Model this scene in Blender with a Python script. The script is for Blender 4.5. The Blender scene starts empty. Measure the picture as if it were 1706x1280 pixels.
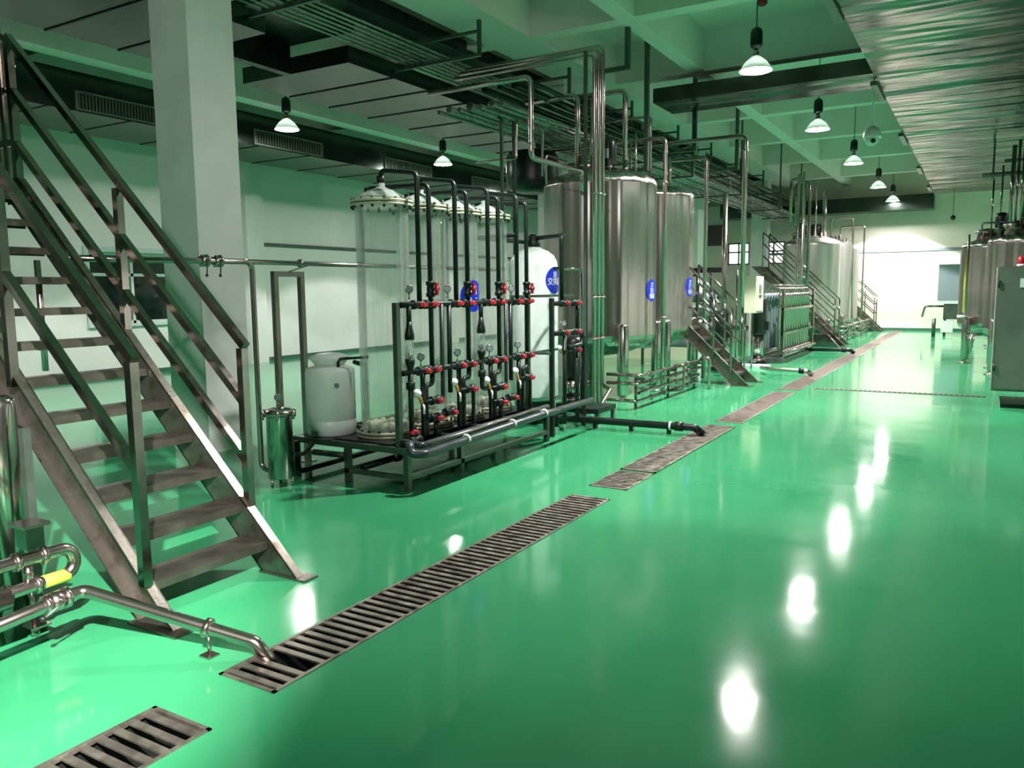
import bpy, math, random
from mathutils import Vector, Matrix
R = random.Random(7)
PI = math.pi
sc = bpy.context.scene
col = sc.collection

# ------------------------------------------------------------------ camera
cam_d = bpy.data.cameras.new('camera')
cam = bpy.data.objects.new('camera', cam_d)
col.objects.link(cam)
Xc = Vector((0.86185743, 0.50704255, -0.01047035))
Yc = Vector((-0.05049498, 0.10633629, 0.99304726))
Zc = Vector((0.50463059, -0.85533645, 0.11724982))
m = Matrix(((Xc.x, Yc.x, Zc.x, 0.0), (Xc.y, Yc.y, Zc.y, 0.0), (Xc.z, Yc.z, Zc.z, 1.65), (0, 0, 0, 1)))
cam.matrix_world = m
cam_d.sensor_fit = 'HORIZONTAL'
cam_d.sensor_width = 36.0
cam_d.lens = 1319.17 / 1706.0 * 36.0
cam_d.clip_start = 0.05
cam_d.clip_end = 200
sc.camera = cam

# ------------------------------------------------------------------ colour and world
sc.view_settings.view_transform = 'Standard'
sc.view_settings.look = 'None'
sc.view_settings.gamma = 1.0
sc.view_settings.use_curve_mapping = False
sc.view_settings.exposure = -0.05
LAMP = 350.0        # radiance of a high-bay lamp's glowing mouth
LAMP_W = 2400.0     # its beam, cut off by the reflector at 55 degrees
w = bpy.data.worlds.new('world'); sc.world = w; w.use_nodes = True
w.node_tree.nodes['Background'].inputs[0].default_value = (0.55, 0.8, 0.68, 1)
w.node_tree.nodes['Background'].inputs[1].default_value = 0.02
cy = sc.cycles
cy.max_bounces = 9; cy.diffuse_bounces = 4; cy.glossy_bounces = 5; cy.transmission_bounces = 6
cy.transparent_max_bounces = 32
cy.caustics_reflective = False; cy.caustics_refractive = False
cy.sample_clamp_indirect = 5.0
cy.use_denoising = True

# unseen stand-in lamp behind the camera: lights the floor by the near staircase
fl = bpy.data.lights.new('unseen_spot', 'SPOT')
fl.energy = 11500; fl.spot_size = math.radians(38); fl.spot_blend = 0.6; fl.shadow_soft_size = 0.06
fl.color = (1.0, 1.0, 0.93)
flo = bpy.data.objects.new('unseen_spot', fl); col.objects.link(flo)
flo.location = (1.35, -1.35, 4.6)
flo.rotation_euler = (Vector((-5.0, 1.45, 0.0)) - flo.location).to_track_quat('-Z', 'Y').to_euler()

f2_ = bpy.data.lights.new('unseen_spot', 'SPOT')  # unseen fill spot, added to brighten the pillar and chemical tank
f2_.energy = 900; f2_.spot_size = math.radians(62); f2_.spot_blend = 0.7; f2_.shadow_soft_size = 0.12; f2_.color = (1.0, 0.99, 0.95)
flo2 = bpy.data.objects.new('unseen_spot', f2_); col.objects.link(flo2)
flo2.location = (0.3, -2.6, 4.3)
flo2.rotation_euler = (Vector((-6.2, 5.6, 1.2)) - flo2.location).to_track_quat('-Z', 'Y').to_euler()

# ------------------------------------------------------------------ materials
def newmat(name):
    mt = bpy.data.materials.new(name); mt.use_nodes = True
    nt = mt.node_tree; b = nt.nodes['Principled BSDF']
    return mt, nt, b
def N(nt, t, **k):
    n = nt.nodes.new(t)
    for a, v in k.items(): setattr(n, a, v)
    return n
def coords(nt, scale=(1, 1, 1)):
    g = N(nt, 'ShaderNodeNewGeometry'); mp = N(nt, 'ShaderNodeMapping')
    mp.inputs['Scale'].default_value = scale
    nt.links.new(g.outputs['Position'], mp.inputs['Vector'])
    return mp.outputs['Vector']
def noise(nt, vec, sc_=5.0, det=3.0, rough=0.55):
    n = N(nt, 'ShaderNodeTexNoise'); n.inputs['Scale'].default_value = sc_
    n.inputs['Detail'].default_value = det; n.inputs['Roughness'].default_value = rough
    nt.links.new(vec, n.inputs['Vector']); return n.outputs['Fac']
def ramp(nt, fac, stops):
    r = N(nt, 'ShaderNodeValToRGB')
    while len(r.color_ramp.elements) < len(stops): r.color_ramp.elements.new(0.5)
    for e, (p, c) in zip(r.color_ramp.elements, stops):
        e.position = p; e.color = (*c, 1) if len(c) == 3 else c
    nt.links.new(fac, r.inputs['Fac']); return r.outputs['Color']
def mrange(nt, fac, a, b, lo=0.3, hi=0.7):
    r = N(nt, 'ShaderNodeMapRange')
    r.inputs['From Min'].default_value = lo; r.inputs['From Max'].default_value = hi
    r.inputs['To Min'].default_value = a; r.inputs['To Max'].default_value = b
    nt.links.new(fac, r.inputs['Value']); return r.outputs['Result']
def bump(nt, b, fac, strength, dist=0.02):
    bp = N(nt, 'ShaderNodeBump'); bp.inputs['Strength'].default_value = strength
    bp.inputs['Distance'].default_value = dist
    nt.links.new(fac, bp.inputs['Height']); nt.links.new(bp.outputs['Normal'], b.inputs['Normal'])
def simple(name, c, rough=0.5, metal=0.0, vary=0.12, vs=6.0, rv=0.08, bmp=0.0, vscale=(1, 1, 1), spec=None):
    mt, nt, b = newmat(name)
    v = coords(nt, vscale); f = noise(nt, v, vs)
    lo = tuple(max(0, x * (1 - vary)) for x in c); hi = tuple(min(1, x * (1 + vary)) for x in c)
    nt.links.new(ramp(nt, f, [(0.3, lo), (0.7, hi)]), b.inputs['Base Color'])
    nt.links.new(mrange(nt, f, max(0.02, rough - rv), min(1, rough + rv)), b.inputs['Roughness'])
    b.inputs['Metallic'].default_value = metal
    if spec is not None: b.inputs['Specular IOR Level'].default_value = spec
    if bmp: bump(nt, b, f, bmp)
    return mt
def emit(name, c, s):
    mt = bpy.data.materials.new(name); mt.use_nodes = True; nt = mt.node_tree
    nt.nodes.clear(); e = N(nt, 'ShaderNodeEmission'); o = N(nt, 'ShaderNodeOutputMaterial')
    e.inputs[0].default_value = (*c, 1); e.inputs[1].default_value = s
    nt.links.new(e.outputs[0], o.inputs[0]); return mt
def clear(name, tint, milk, milkc, rough=0.04):
    mt = bpy.data.materials.new(name); mt.use_nodes = True; nt = mt.node_tree; nt.nodes.clear()
    o = N(nt, 'ShaderNodeOutputMaterial'); t = N(nt, 'ShaderNodeBsdfTransparent'); g = N(nt, 'ShaderNodeBsdfGlossy')
    d = N(nt, 'ShaderNodeBsdfDiffuse'); lw = N(nt, 'ShaderNodeLayerWeight'); m1 = N(nt, 'ShaderNodeMixShader'); m2 = N(nt, 'ShaderNodeMixShader')
    t.inputs[0].default_value = (*tint, 1); g.inputs[1].default_value = rough; g.inputs[0].default_value = (1, 1, 1, 1)
    d.inputs[0].default_value = (*milkc, 1); lw.inputs[0].default_value = 0.28
    m1.inputs[0].default_value = milk
    nt.links.new(t.outputs[0], m1.inputs[1]); nt.links.new(d.outputs[0], m1.inputs[2])
    mr = mrange(nt, lw.outputs['Fresnel'], 0.04, 0.55, 0.0, 1.0)
    nt.links.new(mr, m2.inputs[0]); nt.links.new(m1.outputs[0], m2.inputs[1]); nt.links.new(g.outputs[0], m2.inputs[2])
    nt.links.new(m2.outputs[0], o.inputs[0]); return mt

# green epoxy floor
M = {}
mt, nt, b = newmat('green_epoxy')
v = coords(nt); f1 = noise(nt, v, 0.7, 4); f2 = noise(nt, v, 14.0, 3)
nt.links.new(ramp(nt, f1, [(0.3, (0.036, 0.265, 0.115)), (0.7, (0.046, 0.315, 0.138))]), b.inputs['Base Color'])
nt.links.new(mrange(nt, f1, 0.07, 0.15), b.inputs['Roughness'])
f3 = noise(nt, v, 2.2, 2)
bump(nt, b, f3, 0.10, 0.02)
b.inputs['Specular IOR Level'].default_value = 0.75
M['floor'] = mt
M['wall'] = simple('wall_paint', (0.76, 0.75, 0.73), 0.55, vary=0.04, vs=1.5)
M['farwall'] = simple('far_wall_paint', (0.84, 0.76, 0.67), 0.5, vary=0.03, vs=1.5)
M['ceil'] = simple('ceiling_paint', (0.92, 0.74, 0.76), 0.8, vary=0.04, vs=1.0)
M['pillar'] = simple('pillar_paint', (0.74, 0.73, 0.72), 0.5, vary=0.05, vs=2.5)
M['base'] = simple('baseboard_dark', (0.04, 0.12, 0.08), 0.4)
# sheet-metal ducts
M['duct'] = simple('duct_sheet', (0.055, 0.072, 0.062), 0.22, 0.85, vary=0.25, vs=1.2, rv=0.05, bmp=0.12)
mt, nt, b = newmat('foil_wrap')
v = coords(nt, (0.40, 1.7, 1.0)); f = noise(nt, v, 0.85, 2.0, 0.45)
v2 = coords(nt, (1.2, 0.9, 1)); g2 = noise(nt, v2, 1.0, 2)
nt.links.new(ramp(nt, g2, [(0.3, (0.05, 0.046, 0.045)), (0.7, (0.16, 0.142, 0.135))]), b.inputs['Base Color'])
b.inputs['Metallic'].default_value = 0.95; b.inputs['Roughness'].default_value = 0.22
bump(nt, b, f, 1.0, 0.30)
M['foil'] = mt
M['steel'] = simple('polished_steel', (0.52, 0.45, 0.43), 0.20, 1.0, vary=0.10, vs=3, rv=0.05)
M['pipe'] = simple('steel_pipe', (0.50, 0.40, 0.39), 0.22, 1.0, vary=0.05, vs=1.2, rv=0.03)
def brushed(name, c, rough, an):
    mt, nt, b = newmat(name)
    v = coords(nt, (7, 7, 0.10)); f = noise(nt, v, 2.0, 4, 0.6)
    vb_ = coords(nt, (2.2, 2.2, 0.02)); fb = noise(nt, vb_, 2.0, 1.2, 0.45)
    lo = tuple(x * 0.86 for x in c); hi = tuple(min(1, x * 1.12) for x in c)
    nt.links.new(ramp(nt, f, [(0.3, lo), (0.7, hi)]), b.inputs['Base Color'])
    nt.links.new(mrange(nt, f, rough - 0.03, rough + 0.05), b.inputs['Roughness'])
    b.inputs['Metallic'].default_value = 1.0; b.inputs['Anisotropic'].default_value = an
    tg = N(nt, 'ShaderNodeTangent'); tg.direction_type = 'RADIAL'; tg.axis = 'Z'
    nt.links.new(tg.outputs[0], b.inputs['Tangent'])
    bump(nt, b, fb, 1.0, 0.10)
    return mt
M['tank'] = brushed('tank_steel', (0.58, 0.49, 0.48), 0.24, 0.9)
M['ohpipe'] = simple('overhead_pipe', (0.26, 0.27, 0.25), 0.3, 0.9, vary=0.2)
M['tank_old'] = simple('tank_steel', (0.47, 0.455, 0.43), 0.22, 1.0, vary=0.16, vs=2.2, rv=0.05, vscale=(6, 6, 0.12))
M['mattank'] = simple('satin_tank', (0.60, 0.54, 0.53), 0.38, 0.9, vary=0.06, vs=2, vscale=(3, 3, 0.2))
mt, nt, b = newmat('stair_steel')
v = coords(nt, (1, 1, 1)); f = noise(nt, v, 7.0, 5, 0.65); g_ = noise(nt, v, 45.0, 2)
nt.links.new(ramp(nt, f, [(0.28, (0.10, 0.075, 0.055)), (0.46, (0.21, 0.185, 0.16)), (0.75, (0.33, 0.305, 0.275))]), b.inputs['Base Color'])
nt.links.new(mrange(nt, f, 0.40, 0.24), b.inputs['Roughness'])
b.inputs['Metallic'].default_value = 0.92; bump(nt, b, g_, 0.12, 0.004)
M['stair'] = mt
M['rail'] = simple('rail_steel', (0.30, 0.255, 0.24), 0.13, 1.0, vary=0.15, vs=9, rv=0.05)
mt, nt, b = newmat('tread_steel')
v = coords(nt, (1, 1, 1)); f = noise(nt, v, 60.0, 3, 0.7); f2 = noise(nt, v, 5, 3)
nt.links.new(ramp(nt, f2, [(0.3, (0.10, 0.082, 0.068)), (0.7, (0.22, 0.19, 0.165))]), b.inputs['Base Color'])
b.inputs['Metallic'].default_value = 0.92; b.inputs['Roughness'].default_value = 0.42; bump(nt, b, f, 0.4, 0.004)
M['tread'] = mt
M['grate'] = simple('grate_steel', (0.33, 0.29, 0.25), 0.36, 0.85, vary=0.3, vs=12, rv=0.1)
M['slab'] = simple('drain_cover', (0.27, 0.215, 0.19), 0.36, 0.6, vary=0.15, vs=8)
M['pit'] = simple('drain_pit', (0.003, 0.005, 0.004), 0.6)
M['frame'] = simple('dark_frame_steel', (0.09, 0.115, 0.095), 0.42, 0.7, vary=0.15)
M['hang'] = simple('hanger_steel', (0.09, 0.12, 0.10), 0.45, 0.6, vary=0.2)
M['pvc'] = simple('black_pvc', (0.007, 0.013, 0.011), 0.38, spec=0.3, vary=0.3)
M['gpvc'] = simple('grey_pvc', (0.028, 0.038, 0.042), 0.35, vary=0.2)
M['red'] = simple('red_handle', (0.36, 0.012, 0.022), 0.35)
M['black'] = simple('black_paint', (0.008, 0.009, 0.009), 0.35, vary=0.3)
M['white'] = simple('white_plastic', (0.78, 0.80, 0.79), 0.42, vary=0.03)
M['frp'] = simple('white_fibreglass', (0.72, 0.80, 0.77), 0.30, vary=0.04, vs=8)
M['cream'] = simple('cream_paint', (0.72, 0.68, 0.52), 0.45, vary=0.03)
M['cab'] = simple('grey_cabinet', (0.155, 0.175, 0.15), 0.38, 0.2, vary=0.05)
M['plate'] = simple('grey_panel', (0.20, 0.24, 0.27), 0.4, vary=0.04)
M['blue'] = simple('blue_label', (0.004, 0.016, 0.42), 0.35, vary=0.03)
M['ink'] = simple('white_ink', (0.85, 0.87, 0.90), 0.5, vary=0.01)
M['yellow'] = simple('yellow_tape', (0.38, 0.42, 0.05), 0.5)
M['orange'] = simple('brass', (0.65, 0.30, 0.06), 0.35, 0.4)
M['resin'] = simple('cream_resin', (0.75, 0.73, 0.55), 0.6, vary=0.15, vs=30)
M['clear'] = clear('clear_acrylic', (0.972, 0.985, 0.976), 0.065, (0.78, 0.83, 0.80))
M['dome'] = clear('dome_acrylic', (0.88, 0.94, 0.91), 0.34, (0.62, 0.70, 0.66))
M['flange'] = clear('flange_acrylic', (0.86, 0.88, 0.74), 0.5, (0.78, 0.78, 0.56))
M['winglass'] = simple('dark_window_glass', (0.004, 0.012, 0.010), 0.06, vary=0.2, spec=0.6)
M['winframe'] = simple('window_frame', (0.55, 0.66, 0.64), 0.4, vary=0.03)
M['lit'] = emit('lit_window', (0.93, 1.0, 0.94), 2.6)
M['bulb'] = emit('lamp_glow', (1.0, 0.985, 0.93), LAMP)
mt, nt, b = newmat('lamp_shade')
b.inputs['Base Color'].default_value = (0.75, 0.78, 0.76, 1); b.inputs['Roughness'].default_value = 0.35
b.inputs['Transmission Weight'].default_value = 0.0
tr = N(nt, 'ShaderNodeBsdfTranslucent'); mx = N(nt, 'ShaderNodeMixShader'); mx.inputs[0].default_value = 0.38
tr.inputs[0].default_value = (0.9, 1, 0.95, 1)
nt.links.new(b.outputs[0], mx.inputs[1]); nt.links.new(tr.outputs[0], mx.inputs[2])
nt.links.new(mx.outputs[0], nt.nodes['Material Output'].inputs[0])
M['shade'] = mt

# ------------------------------------------------------------------ building helpers
ORI = {}
class MB:
    def __init__(s): s.v = []; s.f = []; s.sm = []
    def face(s, idx, sm=False): s.f.append(tuple(idx)); s.sm.append(sm)
    def box(s, x0, x1, y0, y1, z0, z1):
        b = len(s.v)
        s.v += [(x, y, z) for z in (z0, z1) for y in (y0, y1) for x in (x0, x1)]
        for q in ((0, 2, 3, 1), (4, 5, 7, 6), (0, 1, 5, 4), (2, 6, 7, 3), (0, 4, 6, 2), (1, 3, 7, 5)):
            s.face([b + i for i in q])
        return s
    def obox(s, o, a, bb, c):
        """box from corner o with edge vectors a, bb, c"""
        o, a, bb, c = Vector(o), Vector(a), Vector(bb), Vector(c)
        k = len(s.v)
        for z in (0, 1):
            for y in (0, 1):
                for x in (0, 1): s.v.append(tuple(o + a * x + bb * y + c * z))
        for q in ((0, 2, 3, 1), (4, 5, 7, 6), (0, 1, 5, 4), (2, 6, 7, 3), (0, 4, 6, 2), (1, 3, 7, 5)):
            s.face([k + i for i in q])
        return s
    def prism(s, poly, axis, a0, a1):
        k = len(s.v); n = len(poly)
        for a in (a0, a1):
            for p, q in poly:
                s.v.append({'y': (p, a, q), 'x': (a, p, q), 'z': (p, q, a)}[axis])
        s.face([k + i for i in range(n)]); s.face([k + n + i for i in reversed(range(n))])
        for i in range(n):
            j = (i + 1) % n; s.face([k + i, k + n + i, k + n + j, k + j])
        return s
    def lathe(s, prof, o, d=(0, 0, 1), n=28, sm=True):
        o = Vector(o); d = Vector(d).normalized()
        u = d.orthogonal().normalized(); w_ = d.cross(u)
        k = len(s.v)
        for r, h in prof:
            for i in range(n):
                a = 2 * PI * i / n
                s.v.append(tuple(o + d * h + (u * math.cos(a) + w_ * math.sin(a)) * r))
        for j in range(len(prof) - 1):
            for i in range(n):
                i2 = (i + 1) % n
                s.face([k + j * n + i, k + j * n + i2, k + (j + 1) * n + i2, k + (j + 1) * n + i], sm)
        s.face([k + i for i in reversed(range(n))])
        e = k + (len(prof) - 1) * n
        s.face([e + i for i in range(n)])
        return s
    def cyl(s, p0, p1, r, n=14, r2=None):
        p0, p1 = Vector(p0), Vector(p1); L = (p1 - p0).length
        return s.lathe([(r, 0), (r if r2 is None else r2, L)], p0, p1 - p0, n)
    def sphere(s, c, r, n=14):
        pr = [(max(1e-4, r * math.sin(PI * i / 8)), -r * math.cos(PI * i / 8)) for i in range(9)]
        return s.lathe(pr, c, (0, 0, 1), n)
    def tube(s, pts, r, n=12, br=None, seg=6, inner=None):
        pts = [Vector(p) for p in pts]
        br = r * 2.5 if br is None else br
        out = [pts[0]]
        for i in range(1, len(pts) - 1):
            a, p, b_ = pts[i - 1], pts[i], pts[i + 1]
            d1 = (a - p); d2 = (b_ - p)
            ang = d1.angle(d2)
            if ang > 3.10 or br <= 0: out.append(p); continue
            t = min(br / math.tan(ang / 2), d1.length * 0.49, d2.length * 0.49)
            d1.normalize(); d2.normalize()
            A = p + d1 * t; B = p + d2 * t
            rr = t * math.tan(ang / 2)
            cen = p + (d1 + d2).normalized() * (rr / math.sin(ang / 2))
            va, vb = A - cen, B - cen
            th = va.angle(vb)
            for k in range(seg + 1):
                q = k / seg
                vv = (va * math.sin((1 - q) * th) + vb * math.sin(q * th)) / math.sin(th)
                out.append(cen + vv)
        out.append(pts[-1])
        t0 = (out[1] - out[0]).normalized(); u = t0.orthogonal().normalized()
        k = len(s.v)
        for i, p in enumerate(out):
            if i == 0: t = (out[1] - out[0]).normalized()
            elif i == len(out) - 1: t = (out[-1] - out[-2]).normalized()
            else: t = ((out[i + 1] - p).normalized() + (p - out[i - 1]).normalized()).normalized()
            q = t0.rotation_difference(t); u = q @ u; t0 = t
            u = (u - t * u.dot(t)).normalized(); w_ = t.cross(u)
            for j in range(n):
                a = 2 * PI * j / n
                s.v.append(tuple(p + (u * math.cos(a) + w_ * math.sin(a)) * r))
        for i in range(len(out) - 1):
            for j in range(n):
                j2 = (j + 1) % n
                s.face([k + i * n + j, k + i * n + j2, k + (i + 1) * n + j2, k + (i + 1) * n + j], True)
        s.face([k + j for j in reversed(range(n))])
        e = k + (len(out) - 1) * n
        s.face([e + j for j in range(n)])
        return s
    def raw(s, vs, fs):
        k = len(s.v); s.v += [tuple(p) for p in vs]
        for f_ in fs: s.face([k + i for i in f_])
        return s
    def build(s, name, mat, parent=None, label=None, kind=None):
        if parent is not None: o0 = ORI[parent.name]
        else:
            xs = [p[0] for p in s.v]; ys = [p[1] for p in s.v]; zs = [p[2] for p in s.v]
            o0 = Vector(((min(xs) + max(xs)) / 2, (min(ys) + max(ys)) / 2, min(zs)))
        me = bpy.data.meshes.new(name)
        me.from_pydata([(p[0] - o0.x, p[1] - o0.y, p[2] - o0.z) for p in s.v], [], s.f)
        me.polygons.foreach_set('use_smooth', s.sm)
        me.materials.append(M[mat] if isinstance(mat, str) else mat)
        me.update()
        o = bpy.data.objects.new(name, me); col.objects.link(o)
        if parent is not None: o.parent = parent
        else: o.location = o0
        ORI[o.name] = o0.copy()
        if label: o['label'] = label
        if kind: o['kind'] = kind
        return o
def thing(name, label, cat, loc=(0, 0, 0), group=None):
    o = bpy.data.objects.new(name, None); col.objects.link(o); o.empty_display_size = 0.1
    o.location = loc; ORI[o.name] = Vector(loc)
    o['label'] = label; o['category'] = cat
    if group: o['group'] = group
    return o
def tag(o, label, cat, group=None):
    o['label'] = label; o['category'] = cat
    if group: o['group'] = group
    return o
def struct(name, mb, mat): return mb.build(name, mat, None, kind='structure')
def dup(root, dloc, label=None, group=None):
    r = root.copy(); col.objects.link(r); r.location = Vector(root.location) + Vector(dloc)
    if label: r['label'] = label
    if group: r['group'] = group
    for ch in list(root.children):
        c = ch.copy(); col.objects.link(c); c.parent = r
        for g in list(ch.children):
            d = g.copy(); col.objects.link(d); d.parent = c
    return r
def text_mesh(body, size, res=2):
    c = bpy.data.curves.new('t', 'FONT'); c.body = body; c.size = size; c.align_x = 'CENTER'; c.align_y = 'CENTER'
    c.resolution_u = res
    o = bpy.data.objects.new('t', c); col.objects.link(o)
    dg = bpy.context.evaluated_depsgraph_get(); ev = o.evaluated_get(dg); me = ev.to_mesh()
    vs = [v.co.copy() for v in me.vertices]; fs = [tuple(p.vertices) for p in me.polygons]
    ev.to_mesh_clear(); bpy.data.objects.remove(o); bpy.data.curves.remove(c)
    return vs, fs
def cyl_label(parent, cx, cy_, r, z, rl, ang, lines):
    """round blue label wrapped on a cylinder, centred on direction ang, with white writing on it"""
    def wrap(x, y, e): return (cx + (r + e) * math.cos(ang + x / r), cy_ + (r + e) * math.sin(ang + x / r), z + y)
    m_ = MB(); n = 32; rings = 6
    vs = [wrap(0, 0, 0.004)]; fs = []
    for i in range(1, rings + 1):
        for k in range(n):
            a = 2 * PI * k / n; vs.append(wrap(rl * i / rings * math.cos(a), rl * i / rings * math.sin(a), 0.004))
    for k in range(n):
        fs.append((0, 1 + k, 1 + (k + 1) % n))
        for i in range(rings - 1):
            a0 = 1 + i * n; b0 = a0 + n
            fs.append((a0 + k, b0 + k, b0 + (k + 1) % n, a0 + (k + 1) % n))
    k0 = len(vs)
    for k in range(n):
        a = 2 * PI * k / n; vs.append(wrap(rl * math.cos(a), rl * math.sin(a), 0.0008))
    a0 = 1 + (rings - 1) * n
    for k in range(n): fs.append((a0 + k, k0 + k, k0 + (k + 1) % n, a0 + (k + 1) % n))
    m_.raw(vs, fs); p = m_.build('label_disc', 'blue', parent, 'round blue label with white writing')
    t_ = MB()
    for body, size, y in lines:
        v_, f_ = text_mesh(body, size)
        t_.raw([wrap(q.x, q.y + y, 0.0065) for q in v_], f_)
    if t_.v: t_.build('lettering', 'ink', p)
    return p

# ------------------------------------------------------------------ room shell
XL, XR, YB, YF, ZC = -15.0, 8.0, -4.0, 33.2, 6.2
GX0, GX1 = -2.78, -2.44
segs = [(0.3, 1.86), (2.17, 5.64), (5.98, 6.62), (6.66, 9.36), (9.68, 12.95), (13.25, 33.0)]
fm = MB()
def quad(x0, x1, y0, y1, z=0.0): fm.raw([(x0, y0, z), (x1, y0, z), (x1, y1, z), (x0, y1, z)], [(0, 1, 2, 3)])
quad(XL, GX0, YB, YF); quad(GX1, XR, YB, YF)
y = YB
for a, b_ in segs:
    quad(GX0, GX1, y, a); y = b_
quad(GX0, GX1, y, YF)
fm.v = [(p[0], p[1], p[2]) for p in fm.v]
fm.box(XL, XR, YB, YF, -0.40, -0.34)
struct('floor', fm, 'floor')
pm = MB()
for a, b_ in segs:
    pm.raw([(GX0, a, -0.001), (GX1, a, -0.001), (GX1, b_, -0.001), (GX0, b_, -0.001), (GX0, a, -0.2), (GX1, a, -0.2), (GX1, b_, -0.2), (GX0, b_, -0.2)],
           [(4, 5, 6, 7), (0, 1, 5, 4), (1, 2, 6, 5), (2, 3, 7, 6), (3, 0, 4, 7)])
struct('trim_1', pm, 'pit')
struct('ceiling', MB().box(XL, XR, YB, YF, ZC, ZC + 0.2), 'ceil')
k = 2
for i, (x0, x1, zb) in enumerate([(-11.85, -11.5, 5.12), (-6.95, -6.15, 5.5), (-4.72, -4.44, 5.5), (1.1, 1.5, 5.5)]):
    struct('trim_%d' % k, MB().box(x0, x1, YB, YF, zb, ZC), 'ceil'); k += 1
for i, yy in enumerate([0.2, 3.8, 7.4, 11.2, 14.55, 18.8, 22.4, 26.3, 30.45]):
    xs = [(-15, -11.85), (-11.5, -6.95), (-6.15, -4.72), (-4.44, 1.1), (1.5, 8)]
    mb = MB()
    for a, b_ in xs: mb.box(a, b_, yy - 0.14, yy + 0.14, 5.5, ZC)
    struct('trim_%d' % k, mb, 'ceil'); k += 1
# left wall with window openings
wl = MB(); W0, W1, WZ0, WZ1 = 9.25, 11.15, 1.06, 2.50
T = 0.25
wl.box(XL - T, XL, YB, W0, 0, ZC); wl.box(XL - T, XL, W1, YF, 0, ZC)
wl.box(XL - T, XL, W0, W1, 0, WZ0); wl.box(XL - T, XL, W0, W1, WZ1, ZC)
struct('wall_left', wl, 'wall')
FWIN = [(-9.15, -8.25), (-7.75, -6.85)]
wf = MB(); FZ0, FZ1 = 2.6, 3.5
xs = [XL] + [q for p in FWIN for q in p] + [XR]
for i in range(0, len(xs), 2): wf.box(xs[i], xs[i + 1], YF, YF + T, 0, ZC)
for a, b_ in FWIN:
    wf.box(a, b_, YF, YF + T, 0, FZ0); wf.box(a, b_, YF, YF + T, FZ1, ZC)
struct('wall_far', wf, 'farwall')
struct('wall_right', MB().box(XR, XR + T, YB, YF, 0, ZC), 'wall')
struct('wall_back', MB().box(XL, XR, YB - T, YB, 0, ZC), 'wall')
struct('baseboard_left', MB().box(XL, XL + 0.02, YB, YF, 0, 0.09), 'base')
struct('baseboard_far', MB().box(XL + 0.02, XR, YF - 0.02, YF, 0, 0.10), 'base')
# window in the left wall
wn = struct('window_1', MB().box(XL - 0.16, XL - 0.13, W0, W1, WZ0, WZ1), 'winglass')
fr = MB()
for a, b_ in ((W0, W0 + 0.06), (W1 - 0.06, W1), (10.17, 10.23)): fr.box(XL - 0.12, XL - 0.06, a, b_, WZ0, WZ1)
for a, b_ in ((WZ0, WZ0 + 0.06), (WZ1 - 0.06, WZ1), (2.02, 2.08)): fr.box(XL - 0.12, XL - 0.06, W0, W1, a, b_)
fr.build('window_frame', 'winframe', wn)
MB().box(XL, XL + 0.06, W0 - 0.1, W1 + 0.1, WZ0 - 0.05, WZ0).build('window_sill', 'winframe', wn)
ar = MB(); ar.box(XL, XL + 0.025, W0 - 0.1, W0, WZ0, WZ1 + 0.1); ar.box(XL, XL + 0.025, W1, W1 + 0.1, WZ0, WZ1 + 0.1); ar.box(XL, XL + 0.025, W0, W1, WZ1, WZ1 + 0.1)
ar.build('window_surround', 'winframe', wn)
for i, (a, b_) in enumerate(FWIN):
    wn = struct('window_%d' % (i + 2), MB().box(a, b_, YF + 0.14, YF + 0.16, FZ0, FZ1), 'lit')
    fr = MB()
    mid = (a + b_) / 2; zm = 3.12
    for c in (a + 0.03, mid, b_ - 0.03): fr.box(c - 0.03, c + 0.03, YF + 0.06, YF + 0.12, FZ0, FZ1)
    for c in (FZ0 + 0.03, zm, FZ1 - 0.03): fr.box(a, b_, YF + 0.06, YF + 0.12, c - 0.03, c + 0.03)
    fr.build('window_frame', 'frame', wn)
# pillars
for i, yy in enumerate((5.35, 13.5, 21.65, 29.75)):
    p = struct('trim_%d' % k, MB().box(-7.35, -6.79, yy, yy + 0.56, 0, 5.5), 'pillar'); k += 1
p = struct('trim_%d' % k, MB().box(1.05, 1.62, 29.75, 30.3, 0, 5.5), 'pillar'); k += 1
for yy in (5.0, 12.9, 21.0, 29.0):
    struct('trim_%d' % k, MB().box(XL, XL + 0.32, yy, yy + 0.5, 0, 5.6), 'wall'); k += 1
# wall conduits
struct('trim_%d' % k, MB().box(XL, XL + 0.03, 13.45, 32.9, 2.78, 2.86), 'hang'); k += 1
struct('trim_%d' % k, MB().box(-7.5, 6.0, YF - 0.03, YF, 2.94, 3.04), 'plate'); k += 1

# ------------------------------------------------------------------ floor grates
def grate(y0, y1, label, x0=GX0, x1=GX1, pitch=0.052, group='drain gratings along the aisle', mat='grate', skip=None, lift=0.0):
    mid = ((x0 + x1) / 2, (y0 + y1) / 2, 0)
    t = thing('drain_grate', label, 'grate', mid, group)
    m_ = MB(); z0, z1 = -0.012 + lift, 0.006 + lift
    fw = 0.018
    m_.box(x0, x0 + fw, y0, y1, z0, z1); m_.box(x1 - fw, x1, y0, y1, z0, z1)
    m_.box(x0, x1, y0, y0 + fw, z0, z1); m_.box(x0, x1, y1 - fw, y1, z0, z1)
    m_.build('border_frame', mat, t)
    bars = MB(); n = max(1, int((y1 - y0 - 2 * fw) / pitch)); p = (y1 - y0 - 2 * fw) / n
    for i in range(n):
        a = y0 + fw + i * p + p * 0.25
        if skip and skip[0] < a < skip[1]: continue
        bars.box(x0 + fw, x1 - fw, a, a + p * 0.5, z1 - 0.010, z1 - 0.002)
    bars.build('bar_grid', mat, t)
    return t
grate(0.3, 1.86, 'short slotted steel drain grate at the nearest end of the line', pitch=0.064)
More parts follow.
